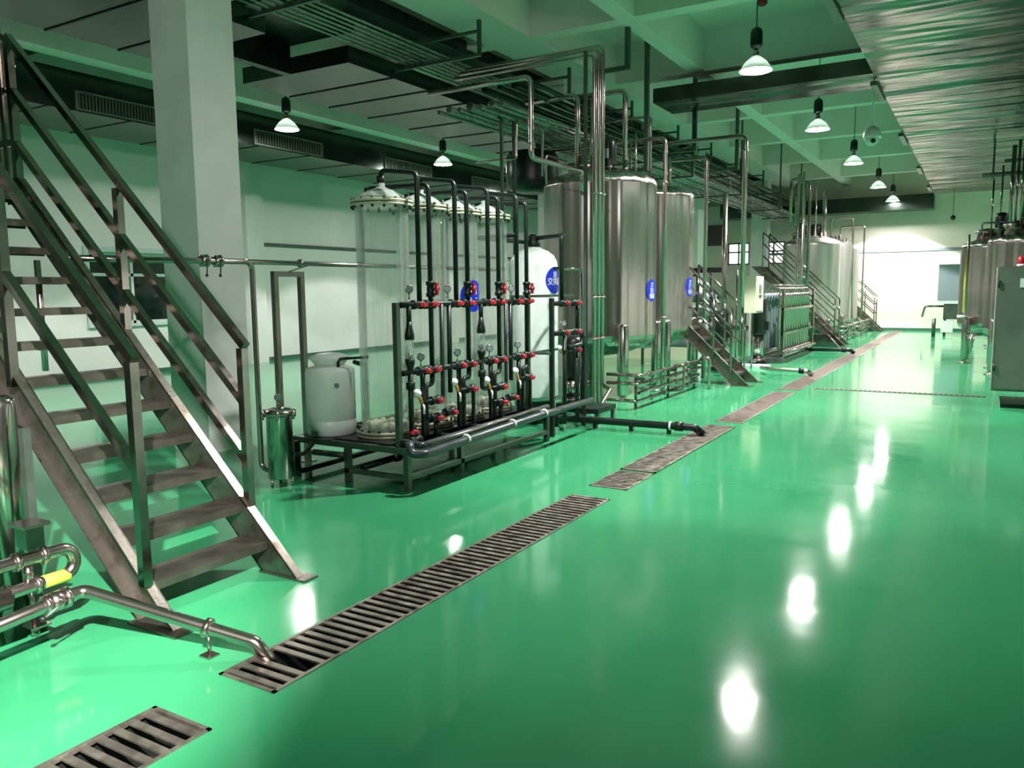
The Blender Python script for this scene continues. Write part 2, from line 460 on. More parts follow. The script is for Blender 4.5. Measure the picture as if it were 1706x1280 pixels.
grate(2.17, 5.64, 'long slotted steel drain grate with a steel drain pipe ending in it', pitch=0.064, skip=(2.335, 2.44))
grate(5.98, 6.62, 'short steel grate lying just before the raised-edge grate', pitch=0.05)
grate(6.66, 9.36, 'steel drain grate with the black plastic pipe ending over it', lift=0.008, pitch=0.05)
grate(9.68, 12.95, 'tan drain grate just before the narrow cross drain', mat='slab', pitch=0.05)
names = ['tan drain grate beside the steel pipe next to the second staircase', 'drain grate beside the dark pipe from the filter rack',
         'drain grate in front of the third staircase', 'drain grate in front of the satin tanks', 'farthest drain grate ending near the bright end wall']
cuts = [13.25, 17.2, 21.4, 25.2, 29.2, 33.0]
for i in range(5): grate(cuts[i], cuts[i + 1] - 0.03, names[i], mat='slab', pitch=0.06)
t = thing('cross_drain', 'narrow slotted drain strip crossing the aisle toward the grey cabinet', 'drain', (-1.1, 13.66, 0))
MB().box(-2.28, 0.14, 13.59, 13.73, 0.0005, 0.004).build('channel', 'pit', t)
m_ = MB(); m_.box(-2.28, 0.14, 13.59, 13.605, 0.001, 0.006); m_.box(-2.28, 0.14, 13.715, 13.73, 0.001, 0.006)
for i in range(34): m_.box(-2.28 + i * 0.0712, -2.28 + i * 0.0712 + 0.032, 13.6, 13.72, 0.001, 0.0048)
m_.build('bar_grid', 'slab', t)

# ------------------------------------------------------------------ ducts overhead
def duct_box(mb, x0, x1, y0, y1, z0, z1): mb.box(x0, x1, y0, y1, z0, z1)
# duct A along the left wall
tA = thing('grille_duct', 'sheet-metal air duct along the window wall with slotted side grilles', 'duct', (-13.05, 14, 4.48))
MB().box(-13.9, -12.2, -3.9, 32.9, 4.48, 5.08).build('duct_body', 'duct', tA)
sm_ = MB()
for yy in [i * 1.35 + 0.3 for i in range(-2, 24)]: sm_.box(-13.9, -12.2, yy, yy + 0.03, 4.468, 4.48)
sm_.build('seam', 'duct', tA)
for y0 in (7.5, 11.0, 14.9, 18.6, 22.4, 26.2):
    y1 = y0 + 1.5 if y0 < 8 else y0 + 1.85
    g = MB()
    g.box(-12.2, -12.17, y0, y1, 4.50, 4.525); g.box(-12.2, -12.17, y0, y1, 4.765, 4.79)
    g.box(-12.2, -12.17, y0, y0 + 0.03, 4.525, 4.765); g.box(-12.2, -12.17, y1 - 0.03, y1, 4.525, 4.765)
    gg = g.build('air_grille', 'cab', tA)
    s_ = MB(); n = 26
    for i in range(n):
        a = y0 + 0.03 + (y1 - y0 - 0.06) * (i + 0.5) / n
        s_.box(-12.2, -12.175, a - 0.008, a + 0.008, 4.525, 4.765)
    s_.build('slat', 'cab', gg)
    MB().box(-12.2, -12.192, y0 + 0.03, y1 - 0.03, 4.525, 4.765).build('backing', 'pit', gg)
# duct C, wide, with cross seams
tC = thing('wide_duct', 'wide flat sheet-metal duct with cross seams hung over the tall columns', 'duct', (-9, 14, 4.9))
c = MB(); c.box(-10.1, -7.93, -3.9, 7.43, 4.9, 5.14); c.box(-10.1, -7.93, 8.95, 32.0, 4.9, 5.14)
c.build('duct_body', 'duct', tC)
s_ = MB()
for yy in [0.9, 1.9, 2.9, 3.9, 4.9, 5.88, 6.85, 9.92, 10.85, 11.9, 13.15, 14.3, 15.4, 16.5, 17.7, 18.9, 20.1, 21.3, 22.5, 23.7, 24.9, 26.1, 27.3]:
    s_.box(-10.11, -7.92, yy, yy + 0.035, 4.885, 4.905)
s_.build('seam', 'black', tC)
tag(MB().box(-9.2, -9.06, 7.43, 8.95, 4.9, 5.36).box(-9.06, -7.8, 7.43, 8.95, 5.30, 5.40).build('duct_link', 'black'), 'black duct elbow bridging the gap in the wide seamed duct beside the pillar', 'duct')
tD = tag(MB().box(-7.75, -7.3, -3.9, 32.0, 5.42, 5.62).build('black_duct', 'black'), 'slim black duct above the tray of thin rods', 'duct')
# big foil-wrapped duct
tB = thing('foil_duct', 'big foil-wrapped air duct with wrinkled silver underside above the aisle', 'duct', (1, 15, 4.75))
b_ = MB()
nx, ny = 1, 1
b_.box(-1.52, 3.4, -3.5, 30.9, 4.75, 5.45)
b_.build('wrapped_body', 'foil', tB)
for yy in (4.6, 9.0, 13.6, 18.4, 23.6, 28.2):
    h = MB(); h.box(-1.62, -1.525, yy, yy + 1.25, 4.70, 4.76); h.cyl((-1.57, yy + 0.1, 4.76), (-1.57, yy + 0.1, 6.19), 0.008, 6); h.cyl((-1.57, yy + 1.15, 4.76), (-1.57, yy + 1.15, 6.19), 0.008, 6)
    h.build('hanger_angle', 'hang', tB)
b_ = MB().box(-5.3, -1.525, 14.12, 15.2, 5.0, 5.25).build('cross_duct', 'foil')
tag(b_, 'flat foil duct crossing the aisle ceiling behind the nearest pendant lamp', 'duct')
b_ = MB().box(-9.2, -1.6, 32.2, 33.1, 4.40, 4.92).build('wall_duct', 'duct')
tag(b_, 'silver duct running across the top of the bright end wall', 'duct')
tag(MB().box(-10.3, -9.25, 33.1, 33.19, 3.42, 4.25).build('wall_louvre', 'black'), 'dark louvred panel high on the end wall', 'vent')

# tray of rods with hangers
tT = thing('rod_tray', 'bundle of thin parallel rods running beneath the slim black duct', 'pipe rack', (-7.3, 14, 5.05))
for i in range(7):
    MB().cyl((-7.66 + i * 0.118, -3.5, 5.07), (-7.66 + i * 0.118, 32.0, 5.07), 0.017, 8).build('rod', 'ohpipe', tT)
for yy in (7.15, 10.0, 12.9, 15.8, 18.7, 21.4, 24.4, 27.3):
    h = MB(); h.box(-7.9, -6.36, yy - 0.022, yy + 0.022, 5.0, 5.045)
    h.box(-6.41, -6.36, yy - 0.025, yy + 0.025, 5.045, 6.19)
    h.box(-7.85, -6.41, yy - 0.022, yy + 0.022, 5.33, 5.37)
    h.build('hanger_frame', 'hang', tT)

# ------------------------------------------------------------------ lamps
def add_beam(t, loc, k=1.0):
    l_ = bpy.data.lights.new('lamp_beam', 'SPOT'); l_.energy = LAMP_W * k; l_.spot_size = math.radians(112); l_.spot_blend = 0.10
    l_.shadow_soft_size = 0.10; l_.color = (1.0, 0.985, 0.94)
    o = bpy.data.objects.new('lamp_beam', l_); col.objects.link(o); o.parent = t; o.location = (0, 0, -0.03)
def make_lamp(loc, label, group):
    x, y_, z = loc
    t = thing('pendant_lamp', label, 'lamp', loc, group)
    MB().cyl((x, y_, z + 0.56), (x, y_, 6.2), 0.010, 8).build('stem', 'hang', t)
    b_ = MB(); b_.lathe([(0.03, 0.29), (0.075, 0.31), (0.085, 0.34), (0.085, 0.50), (0.07, 0.55), (0.02, 0.585)], (x, y_, z), n=16)
    b_.build('ballast_box', 'black', t)
    b_ = MB(); b_.lathe([(0.035, 0.19), (0.04, 0.20), (0.04, 0.25), (0.03, 0.29)], (x, y_, z), n=14); b_.build('socket', 'pipe', t)
    pr = [(0.225, -0.005), (0.215, 0.012), (0.19, 0.055), (0.14, 0.12), (0.07, 0.175), (0.035, 0.195)]
    b_ = MB(); n = 28; kk = 0
    for r, h in pr + [(r - 0.004, h - 0.003) for r, h in reversed(pr)]:
        for i in range(n):
            a = 2 * PI * i / n; b_.v.append((x + r * math.cos(a), y_ + r * math.sin(a), z + h))
    for j in range(2 * len(pr) - 1):
        for i in range(n):
            i2 = (i + 1) % n; b_.face([j * n + i, j * n + i2, (j + 1) * n + i2, (j + 1) * n + i], True)
    b_.build('lamp_shade', 'shade', t)
    b_ = MB(); b_.lathe([(0.165, 0.012), (0.14, 0.0), (0.05, -0.022), (0.001, -0.025)], (x, y_, z + 0.01), n=20)
    b_.build('glowing_globe', 'bulb', t, 'glowing white lamp mouth')
    add_beam(t, (x, y_, z))
    return t
LZ = 4.68
l0 = make_lamp((-2.88, 11.7, LZ), 'largest glowing pendant lamp, in front of the flat foil cross duct', 'pendant lamps over the aisle')
for yy, lb in ((16.6, 'glowing pendant lamp just beyond the flat foil cross duct, second in the aisle line'), (21.6, 'glowing aisle pendant lamp hanging next to the dome camera, third in line'),
               (27.1, 'fourth glowing pendant lamp of the aisle line'), (31.7, 'fifth pendant lamp of the aisle line, closest to the end wall')):
    dup(l0, (0, yy - 11.7, 0), lb)
lo = dup(l0, (0, 6.55 - 11.7, 0), 'pendant lamp over the aisle above the ion exchange skid')
for o_ in list(lo.children):
    if o_.type == 'LIGHT': bpy.data.objects.remove(o_)
add_beam(lo, None, 0.62)
for o_ in lo.children:
    if o_.type == 'LIGHT': o_.data.spot_size = math.radians(106); o_.data.spot_blend = 0.5
for yy, lb in ((11.0, 'glowing pendant lamp beside the air grille next to the painted pillar'), (16.0, 'glowing pendant lamp above the tall clear columns'), (21.0, 'glowing pendant lamp showing beside the steel ladder and first big tank'),
               (5.9, 'pendant lamp over the staircase side of the hall'), (26.2, 'pendant lamp deep in the window side of the hall')):
    ll = dup(l0, (-11.3 + 2.88, yy - 11.7, 0), lb, 'pendant lamps along the window wall')
    for o_ in list(ll.children):
        if o_.type == 'LIGHT': bpy.data.objects.remove(o_)
    add_beam(ll, None, 0.32)
for yy, lb in ((11.7, 'added unseen pendant lamp beyond the foil duct near the cabinet'), (20.5, 'added unseen pendant lamp beyond the foil duct by the polished tanks'), (29.0, 'added unseen pendant lamp beyond the foil duct by the end wall')):
    dup(l0, (5.0 + 2.88, yy - 11.7, -0.3), lb, 'added pendant lamps beyond the foil duct')  # unseen lamps, added to brighten the space beyond the foil duct
# dome camera
t = thing('dome_camera', 'white dome security camera hanging on a thin pole by the foil duct', 'camera', (-1.78, 15.5, 4.1))
MB().cyl((-1.78, 15.5, 4.42), (-1.78, 15.5, 6.2), 0.022, 10).build('pole', 'white', t)
MB().lathe([(0.03, 0.34), (0.09, 0.31), (0.14, 0.24), (0.15, 0.16), (0.15, 0.13)][::-1], (-1.78, 15.5, 4.1), n=20).build('housing', 'white', t)
MB().sphere((-1.78, 15.5, 4.22), 0.12, 18).build('dome', 'winframe', t)
MB().cyl((-1.76, 15.42, 4.18), (-1.74, 15.355, 4.165), 0.038, 14).build('lens', 'black', t)
t = thing('smoke_detector', 'small red smoke detector on the ceiling beside the largest pendant lamp', 'detector', (-3.22, 13.4, 6.1))
MB().lathe([(0.05, 0), (0.08, 0.03), (0.08, 0.1)], (-3.22, 13.4, 6.1), n=16).build('sensor_body', 'red', t)

# ------------------------------------------------------------------ staircases
def staircase(x0, ya, yb, n, label, near_rail=True, rise=0.1965, run=0.205, posts=None, detail=True, ztop=None):
    """climbs toward -X from the foot at x0 between y=ya (near) and y=yb (far)"""
    t = thing('staircase', label, 'staircase', (x0 - 0.3, (ya + yb) / 2, 0))
    sl = rise / run; H = n * rise + 0.12; xt = x0 - H / sl
    D = 0.29
    for yy, s in ((ya, -1), (yb, 1)):
        m_ = MB()
        y0, y1 = sorted((yy, yy + s * 0.008))
        m_.prism([(x0, 0), (xt, H), (xt - D, H), (x0 - D, 0)], 'y', y0, y1)
        a0, a1 = sorted((yy, yy + s * 0.055))
        th = 0.012
        m_.prism([(x0, 0), (xt, H), (xt - th, H), (x0 - th, 0)], 'y', a0, a1)
        m_.prism([(x0 - D + th, 0), (xt - D + th, H), (xt - D, H), (x0 - D, 0)], 'y', a0, a1)
        st = m_.build('stringer', 'stair', t)
        f0, f1 = sorted((yy - s * 0.01, yy + s * 0.10))
        MB().box(x0 - D - 0.02, x0 + 0.06, f0, f1, 0.0, 0.012).build('foot_plate', 'stair', st)
    for kk in range(1, n + 1):
        xf = x0 - 0.235 - run * (kk - 1); z = rise * kk
        m_ = MB(); m_.box(xf - 0.235, xf, ya + 0.008, yb - 0.008, z - 0.006, z); m_.box(xf - 0.008, xf, ya + 0.008, yb - 0.008, z - 0.045, z - 0.006)
        m_.box(xf - 0.235, xf - 0.227, ya + 0.008, yb - 0.008, z - 0.045, z - 0.006)
        m_.build('tread', 'tread', t)
    return t, sl
tS, sl = staircase(-3.31, 2.40, 3.16, 12, 'near steel staircase with open treads and square handrails by the drain pipe')
def bar(p, q, w_=0.045):
    """square tube between two points of equal y"""
    p, q = Vector(p), Vector(q); d = (q - p).normalized(); u = Vector((0, 1, 0)) * w_
    v_ = d.cross(Vector((0, 1, 0))).normalized() * w_
    return MB().obox(p - u / 2 - v_ / 2, q - p, u, v_)
Y1, Y0 = 3.20, 2.355
for x_, za, zb in ((-3.73, 0.30, 1.33), (-4.82, 1.36, 2.33), (-5.95, 2.30, 3.44)):
    MB().box(x_ - 0.024, x_ + 0.024, Y1 - 0.024, Y1 + 0.024, za, zb).build('handrail_post', 'rail', tS)
for a, b_ in (((-3.70, Y1, 1.34), (-5.95, Y1, 3.45)), ((-3.73, Y1, 1.01), (-5.95, Y1, 3.09)), ((-3.73, Y1, 0.66), (-5.95, Y1, 2.73))):
    bar(a, b_).build('handrail' if a[2] > 1.3 else 'mid_rail', 'rail', tS)
for x_, za, zb in ((-3.53, 0.20, 1.33), (-4.60, 1.15, 2.36), (-5.95, 2.3, 3.60)):
    MB().box(x_ - 0.024, x_ + 0.024, Y0 - 0.024, Y0 + 0.024, za, zb).build('handrail_post', 'rail', tS)
for a, b_ in (((-3.50, Y0, 1.33), (-5.95, Y0, 3.60)), ((-3.55, Y0, 0.80), (-5.95, Y0, 3.03))):
    bar(a, b_).build('handrail' if a[2] > 1.3 else 'mid_rail', 'rail', tS)
# platform at the top of the near staircase
tP = thing('steel_platform', 'steel platform on square legs at the top of the near staircase', 'platform', (-7.0, 2.6, 0))
MB().box(-8.4, -6.10, 1.2, 3.22, 2.44, 2.50).build('deck', 'tread', tP)
for x_, y_ in ((-5.99, 3.02), (-8.2, 3.02), (-8.2, 1.4), (-6.2, 1.4)):
    MB().box(x_ - 0.045, x_ + 0.045, y_ - 0.06, y_ + 0.06, 0.0, 2.44 if x_ < -6.1 else 2.52).build('platform_leg', 'frame', tP)
for y_, zs in ((3.20, (3.45, 3.09, 2.73)),):
    for x_ in (-6.06, -6.16, -7.2, -8.3): MB().box(x_ - 0.022, x_ + 0.022, y_ - 0.022, y_ + 0.022, 2.50 if x_ < -6.12 else 2.30, zs[0]).build('railing_post', 'rail', tP)
    for z in zs: MB().box(-8.3, -6.0, y_ - 0.02, y_ + 0.02, z - 0.02, z + 0.02).build('railing_bar', 'rail', tP)

# second and further staircases
def side_stairs(x0, ya, yb, n, label, low=None):
    t, sl = staircase(x0, ya, yb, n, label)
    H = n * 0.1965
    for yy in (ya - 0.045, yb + 0.045):
        m = 0
        for x_ in (x0 - 0.32, x0 - 0.32 - (n - 2) * 0.205 * 0.5, x0 - 0.3 - (n - 1) * 0.205):
            z0 = (x0 - x_) * sl - 0.12
            MB().cyl((x_, yy, max(0.05, z0)), (x_, yy, z0 + 1.12), 0.02, 8).build('handrail_post', 'rail', t)
        for dz in (1.12, 0.80, 0.46):
            a = x0 - 0.32; b2 = x0 - 0.3 - (n - 1) * 0.205
            MB().cyl((a, yy, (x0 - a) * sl - 0.12 + dz), (b2, yy, (x0 - b2) * sl - 0.12 + dz), 0.019, 8).build('handrail' if dz > 1 else 'mid_rail', 'rail', t)
    return t
side_stairs(-3.29, 13.50, 14.10, 5, 'open steel staircase beside the second big tank')
t3 = side_stairs(-3.20, 23.95, 24.65, 11, 'steel staircase beyond the membrane filter rack')
side_stairs(-3.05, 32.2, 32.8, 6, 'farthest steel staircase against the end wall')
tag(MB().prism([(-4.1, 0), (-3.30, 0), (-3.62, 0.34), (-4.1, 0.34)], 'y', 23.4, 23.88).build('steel_step_box', 'rail'), 'low sloped steel box under the third staircase', 'box')

# ------------------------------------------------------------------ process tanks
def tank(cx, cy_, r, z0, z1, label, mat='tank', legs=True, name='process_tank', lab=None, group=None, top='pipes', legz=None, top_h=0.24):
    t = thing(name, label, 'tank', (cx, cy_, 0), group)
    pf = [(0.06, z0 - 0.30), (0.10, z0 - 0.30), (r * 0.5, z0 - 0.24), (r * 0.85, z0 - 0.12), (r * 0.97, z0 - 0.04), (r, z0 + 0.05), (r, z0 + 0.06), (r, z1 - 0.06), (r, z1 - 0.05),
          (r * 0.985, z1), (r * 0.94, z1 + 0.05), (r * 0.80, z1 + 0.11), (r * 0.5, z1 + top_h * 0.8), (0.15, z1 + top_h), (0.02, z1 + top_h)]
    MB().lathe(pf, (cx, cy_, 0), n=72).build('tank_shell', mat, t)
    zl = legz or z0 + 0.24
    for sx in (1, -1):
        for sy in (-1, 1):
            lx, ly = cx + sx * (r * 0.707 + 0.072), cy_ + sy * (r * 0.707 + 0.072)
            MB().lathe([(0.13, 0.0), (0.13, 0.015), (0.05, 0.02), (0.05, 0.06), (0.08, 0.09), (0.08, zl - 0.05), (0.065, zl - 0.015), (0.03, zl)], (lx, ly, 0), n=20).build('leg', 'steel', t)
    # manway and nozzles
    MB().lathe([(0.22, 0), (0.22, 0.16), (0.25, 0.16), (0.25, 0.20), (0.2, 0.24), (0.03, 0.27)], (cx - r * 0.45, cy_ + 0.1, z1 + top_h * 0.5), n=24).build('manway', 'steel', t)
    for a, rr, h in ((0.3, 0.45, 0.30), (1.5, 0.5, 0.26), (2.6, 0.6, 0.3), (4.4, 0.45, 0.35), (5.4, 0.6, 0.24)):
        x_, y_ = cx + r * rr * math.cos(a), cy_ + r * rr * math.sin(a)
        MB().lathe([(0.03, 0), (0.03, h * 0.5), (0.045, h * 0.5), (0.045, h * 0.62), (0.03, h * 0.62), (0.03, h)], (x_, y_, z1 + 0.06), n=12).build('nozzle', 'pipe', t)
    if lab: cyl_label(t, cx, cy_, r, lab[0], lab[1], lab[2], lab[3])
    return t
T1 = tank(-5.22, 11.62, 0.88, 0.90, 3.28, 'big polished steel tank nearest, with a blue round label', lab=(1.63, 0.17, -0.03, [('2T', 0.09, 0.08), ('加1', 0.085, 0.0), ('储罐', 0.09, -0.09)]))
T2 = tank(-5.22, 13.47, 0.88, 0.90, 3.26, 'big polished steel tank behind the first, beside the second staircase', lab=(1.68, 0.17, -0.03, [('2T', 0.09, 0.08), ('加2', 0.085, 0.0), ('储罐', 0.09, -0.09)]))
tank(-4.62, 26.3, 0.85, 0.45, 3.0, 'satin grey tank behind the third staircase', mat='mattank')
tank(-4.60, 29.1, 0.82, 0.5, 3.05, 'satin steel tank between the third-staircase tank and the end one', mat='mattank')
tank(-4.62, 31.15, 0.78, 0.5, 3.05, 'satin steel tank closest to the end wall', mat='mattank')
tank(0.47, 20.3, 0.90, 0.80, 2.50, 'polished tank on a tube leg with a yellow strip before it, beyond the cabinet', legz=1.0)
tank(0.95, 17.9, 0.90, 0.80, 2.48, 'polished tank with a bright rim directly behind the grey cabinet')
def motor(x, y_, z, label, h=0.42, r=0.12, d=(0, 0, 1)):
    t = thing('mixer_motor', label, 'motor', (x, y_, z))
    m_ = MB(); m_.lathe([(r * 0.6, 0), (r, 0.02), (r, h * 0.8), (r * 0.85, h), (r * 0.3, h + 0.02)], (x, y_, z), d, n=18); m_.build('motor_body', 'black', t)
    m_ = MB(); m_.box(x - 0.05, x + 0.05, y_ - r - 0.06, y_ - r + 0.01, z + 0.1, z + 0.24); m_.build('terminal_box', 'plate', t)
    return t
motor(-5.0, 11.45, 3.52, 'small black mixer motor on the first big tank')
motor(-4.9, 26.3, 3.24, 'black mixer motor on the satin tank behind the third staircase')
motor(0.3, 19.9, 2.74, 'black motor on the tank beside the yellow strip')
motor(0.8, 17.5, 2.72, 'black motor on the tank behind the cabinet', h=0.3)
# dark insulated vessel behind the ladder
t = thing('insulated_vessel', 'dark round vessel overhead behind the steel ladder', 'vessel', (-6.75, 12.2, 3.3))
MB().lathe([(0.2, 0), (0.42, 0.06), (0.45, 0.2), (0.45, 0.6), (0.40, 0.68), (0.15, 0.72)], (-6.75, 12.2, 3.31), n=28).build('vessel_body', 'black', t)
MB().box(-6.66, -6.58, 12.17, 12.23, 4.0, 4.11).build('hanging_strap', 'hang', t)

# ------------------------------------------------------------------ steel pipework above and between the tanks
pcount = 0
def spipe(pts, r, label, cat='pipe', mat='pipe', group=None, br=None, clamps=(), name='steel_pipe', n=12):
    p = MB().tube(pts, r, n, br)
    p = p.build(name, mat); tag(p, label, cat, group)
    for c_, d in clamps:
        c_ = Vector(c_); d = Vector(d).normalized()
        MB().lathe([(r + 0.002, -0.014), (r + 0.016, -0.01), (r + 0.016, 0.01), (r + 0.002, 0.014)], c_, d, n=14).build('clamp', mat, p)
    return p
Zu, Xu, Yu = (0, 0, 1), (1, 0, 0), (0, 1, 0)
for i, (yy, zt, lb) in enumerate(((9.62, 4.62, 'slim steel riser nearest the white tank, bent level at the top'), (9.75, 4.72, 'middle of three tall steel risers in front of the first big tank'),
                                  (9.88, 4.80, 'tall steel riser closest to the first big tank'))):
    spipe([(-4.40, yy, 0.12), (-4.40, yy, zt), (-6.55, yy, zt)], 0.026, lb, clamps=(((-4.4, yy, 1.0), Zu), ((-4.4, yy, 1.55), Zu), ((-4.4, yy, 2.9), Zu)))
t = thing('pipe_support_post', 'rectangular steel post rising beside the three tall risers', 'post', (-4.52, 9.75, 0))
MB().box(-4.50, -4.46, 9.50, 9.54, 0, 4.66).build('post_body', 'frame', t); MB().box(-4.54, -4.42, 9.46, 9.58, 0, 0.012).build('foot_plate', 'frame', t)
spipe([(-6.6, 9.05, 4.32), (-5.02, 9.05, 4.32), (-5.02, 9.05, 3.33), (-5.02, 10.55, 3.33), (-5.02, 10.55, 3.05)], 0.035, 'steel pipe dropping ahead of the first big tank and turning level', clamps=(((-5.02, 9.05, 3.5), Zu),))
spipe([(-6.3, 12.10, 3.98), (-4.33, 12.10, 3.98), (-4.33, 12.10, 0.0)], 0.032, 'bright steel pipe running down the gap between the two big tanks', clamps=(((-4.33, 12.1, 1.2), Zu), ((-4.33, 12.1, 3.3), Zu)))
spipe([(-6.3, 14.42, 4.0), (-4.38, 14.42, 4.0), (-4.38, 14.42, 0.0)], 0.035, 'bright steel pipe running down beside the second staircase top', clamps=(((-4.38, 14.42, 1.0), Zu), ((-4.38, 14.42, 3.2), Zu)))
spipe([(-6.4, 15.3, 4.47), (-3.92, 15.3, 4.47), (-3.92, 15.3, 0.35)], 0.045, 'tall thick steel pipe between second staircase and cream control box', clamps=(((-3.92, 15.3, 2.0), Zu), ((-3.92, 15.3, 4.2), Zu)))
spipe([(-4.55, 16.3, 0.3), (-4.55, 16.3, 3.55)], 0.05, 'upright steel pipe with an open top behind the thick tall one')
tops = [(-5.45, 11.3, 4.6, 'stout steel pipe rising from the middle of the first big tank'), (-5.30, 11.5, 4.55, 'steel pipe rising beside the stout one on the first big tank'),
        (-4.92, 11.9, 4.72, 'steel pipe with a hooked top above the first big tank'), (-4.80, 12.05, 4.1, 'thin steel pipe near the rim of the first big tank'),
        (-5.35, 13.2, 4.25, 'thin steel pipe rising from the second big tank'), (-5.05, 13.35, 4.6, 'tallest steel pipe rising from the second big tank'),
        (-4.82, 13.7, 3.95, 'short bright steel pipe on the second big tank')]
for i, (x_, y_, zt, lb) in enumerate(tops):
    pts = [(x_, y_, 3.42), (x_, y_, zt)]
    if i in (0, 2, 5): pts.append((x_ - 0.9, y_, zt))
    spipe(pts, (0.045, 0.034, 0.04, 0.018, 0.02, 0.025, 0.03)[i], lb, clamps=(((x_, y_, 3.7), Zu),))
spipe([(-5.9, 11.0, 3.40), (-5.9, 11.0, 4.1), (-5.9, 10.2, 4.1), (-5.9, 10.2, 3.55), (-6.6, 10.2, 3.55)], 0.018, 'thin looped steel tube at the dark side of the first big tank')
spipe([(-5.6, 10.55, 3.2), (-5.6, 10.55, 3.62), (-5.6, 11.2, 3.62)], 0.015, 'small hooked steel tube over the shoulder of the first big tank')
# pipe bundle under the ceiling behind the tanks
tr = thing('overhead_pipe_rack', 'dark overhead rack crowded with parallel pipes behind the big tanks', 'pipe rack', (-6.0, 20, 4.2))
for i in range(7):
    x_ = -6.62 + i * 0.17
    MB().cyl((x_, 9.3, 4.12 + 0.02 * (i % 2)), (x_, 32.0, 4.12 + 0.02 * (i % 2)), (0.03, 0.045, 0.03, 0.055, 0.035, 0.04, 0.03)[i], 10).build('pipe_run', 'ohpipe', tr)
for i in range(4):
    x_ = -6.5 + i * 0.26
    MB().cyl((x_, 10.3, 4.62), (x_, 32.0, 4.62), (0.05, 0.035, 0.06, 0.035)[i], 10).build('pipe_run', 'duct', tr)
for yy in (17.0, 21.0, 25.6, 28.8):
    h = MB(); h.box(-6.75, -5.45, yy - 0.02, yy + 0.02, 4.03, 4.07); h.box(-6.75, -5.45, yy - 0.02, yy + 0.02, 4.52, 4.56)
    h.box(-5.49, -5.45, yy - 0.02, yy + 0.02, 4.07, 6.19)
    h.build('hanger_frame', 'hang', tr)
for i in range(16):
    yy = 10.4 + i * 1.3 + R.uniform(-.3, .3); x_ = -6.5 + R.uniform(0, 0.8)
    g_ = MB(); g_.lathe([(0.03, 0), (0.07, 0.02), (0.07, 0.06), (0.035, 0.08), (0.035, 0.16), (0.055, 0.17), (0.055, 0.22)], (x_, yy, 4.20), n=12)
    g_.build('valve', 'ohpipe', tr)
# hangers visible by the cross duct
for i, (x_, y_, zb, zt, lb) in enumerate(((-4.95, 12.9, 3.62, 6.2, 'dark square hanger bar beside the hooked pipe at the foil cross duct end'), (-4.92, 15.4, 4.3, 6.2, 'dark square hanger bar just behind the foil cross duct'),
                                          (-4.85, 18.2, 4.28, 6.2, 'green-grey hanger bar next to the top of the tall thick pipe'), (-4.70, 11.45, 4.9, 6.2, 'short hanger bar above the three tall risers'))):
    t = thing('hanger_bar', lb, 'hanger', (x_, y_, zb))
    MB().box(x_ - 0.035, x_ + 0.035, y_ - 0.035, y_ + 0.035, zb, zt).build('upright', 'hang', t)
    MB().box(x_ - 0.5, x_ - 0.035, y_ - 0.03, y_ + 0.03, zb, zb + 0.06).build('cross_bar', 'hang', t)
# steel ladder frame beside the fibreglass tank
t = thing('steel_ladder', 'narrow upright steel ladder frame between white tank and first big tank', 'ladder', (-5.5, 10.2, 0))
for y_ in (9.95, 10.30): MB().box(-6.02, -5.98, y_ - 0.02, y_ + 0.02, 0, 4.2).build('side_rail', 'frame', t)
for i in range(13): MB().cyl((-6.0, 9.97, 0.3 + i * 0.3), (-6.0, 10.28, 0.3 + i * 0.3), 0.013, 8).build('rung', 'frame', t)

# low pipe rack in front of the big tanks
def low_rack(x, y0, y1, label, zs=(0.47, 0.35, 0.23, 0.11)):
    t = thing('low_pipe_rack', label, 'pipe rack', (x, (y0 + y1) / 2, 0))
    for i, z in enumerate(zs):
        pts = [(x - 0.02 * i, y0, z), (x - 0.02 * i, y1, z)]
        if i in (0, 1, 3): pts = [(x - 0.52, y0 - 0.0, z)] + pts
        MB().tube(pts, 0.025, 10).build('pipe_run', 'pipe', t)
        for yy in [y0 + 0.3 + 0.55 * j for j in range(int((y1 - y0) / 0.55))]:
            MB().lathe([(0.026, -0.012), (0.042, -0.01), (0.042, 0.01), (0.026, 0.012)], (x - 0.02 * i, yy + 0.08 * i, z), Yu, n=12).build('clamp', 'pipe', t)
    for yy in (y0 + 0.03, (y0 + y1) / 2, y1 - 0.06):
        MB().box(x - 0.12, x - 0.09, yy, yy + 0.035, 0, zs[0] - 0.03).build('support_post', 'frame', t)
        MB().box(x - 0.09, x + 0.03, yy, yy + 0.03, zs[0] - 0.065, zs[0] - 0.035).build('support_arm', 'frame', t)
    return t
low_rack(-3.95, 10.2, 12.9, 'low rack of four bright steel pipes on the floor before the big tanks')
low_rack(-3.45, 25.4, 28.3, 'low rack of steel pipes before the satin tank')
low_rack(-3.45, 28.7, 31.7, 'farthest low rack of steel pipes near the end wall')
spipe([(-3.94, 11.55, 0.49), (-3.80, 11.55, 0.52), (-3.80, 11.55, 0.12), (-4.0, 11.55, 0.115)], 0.02, 'small bent steel tube clipped across the low pipe rack by the first tank')
spipe([(-3.94, 12.80, 0.50), (-3.78, 12.80, 0.53), (-3.78, 12.80, 0.0)], 0.02, 'upright end tube of the low pipe rack beside the second staircase')

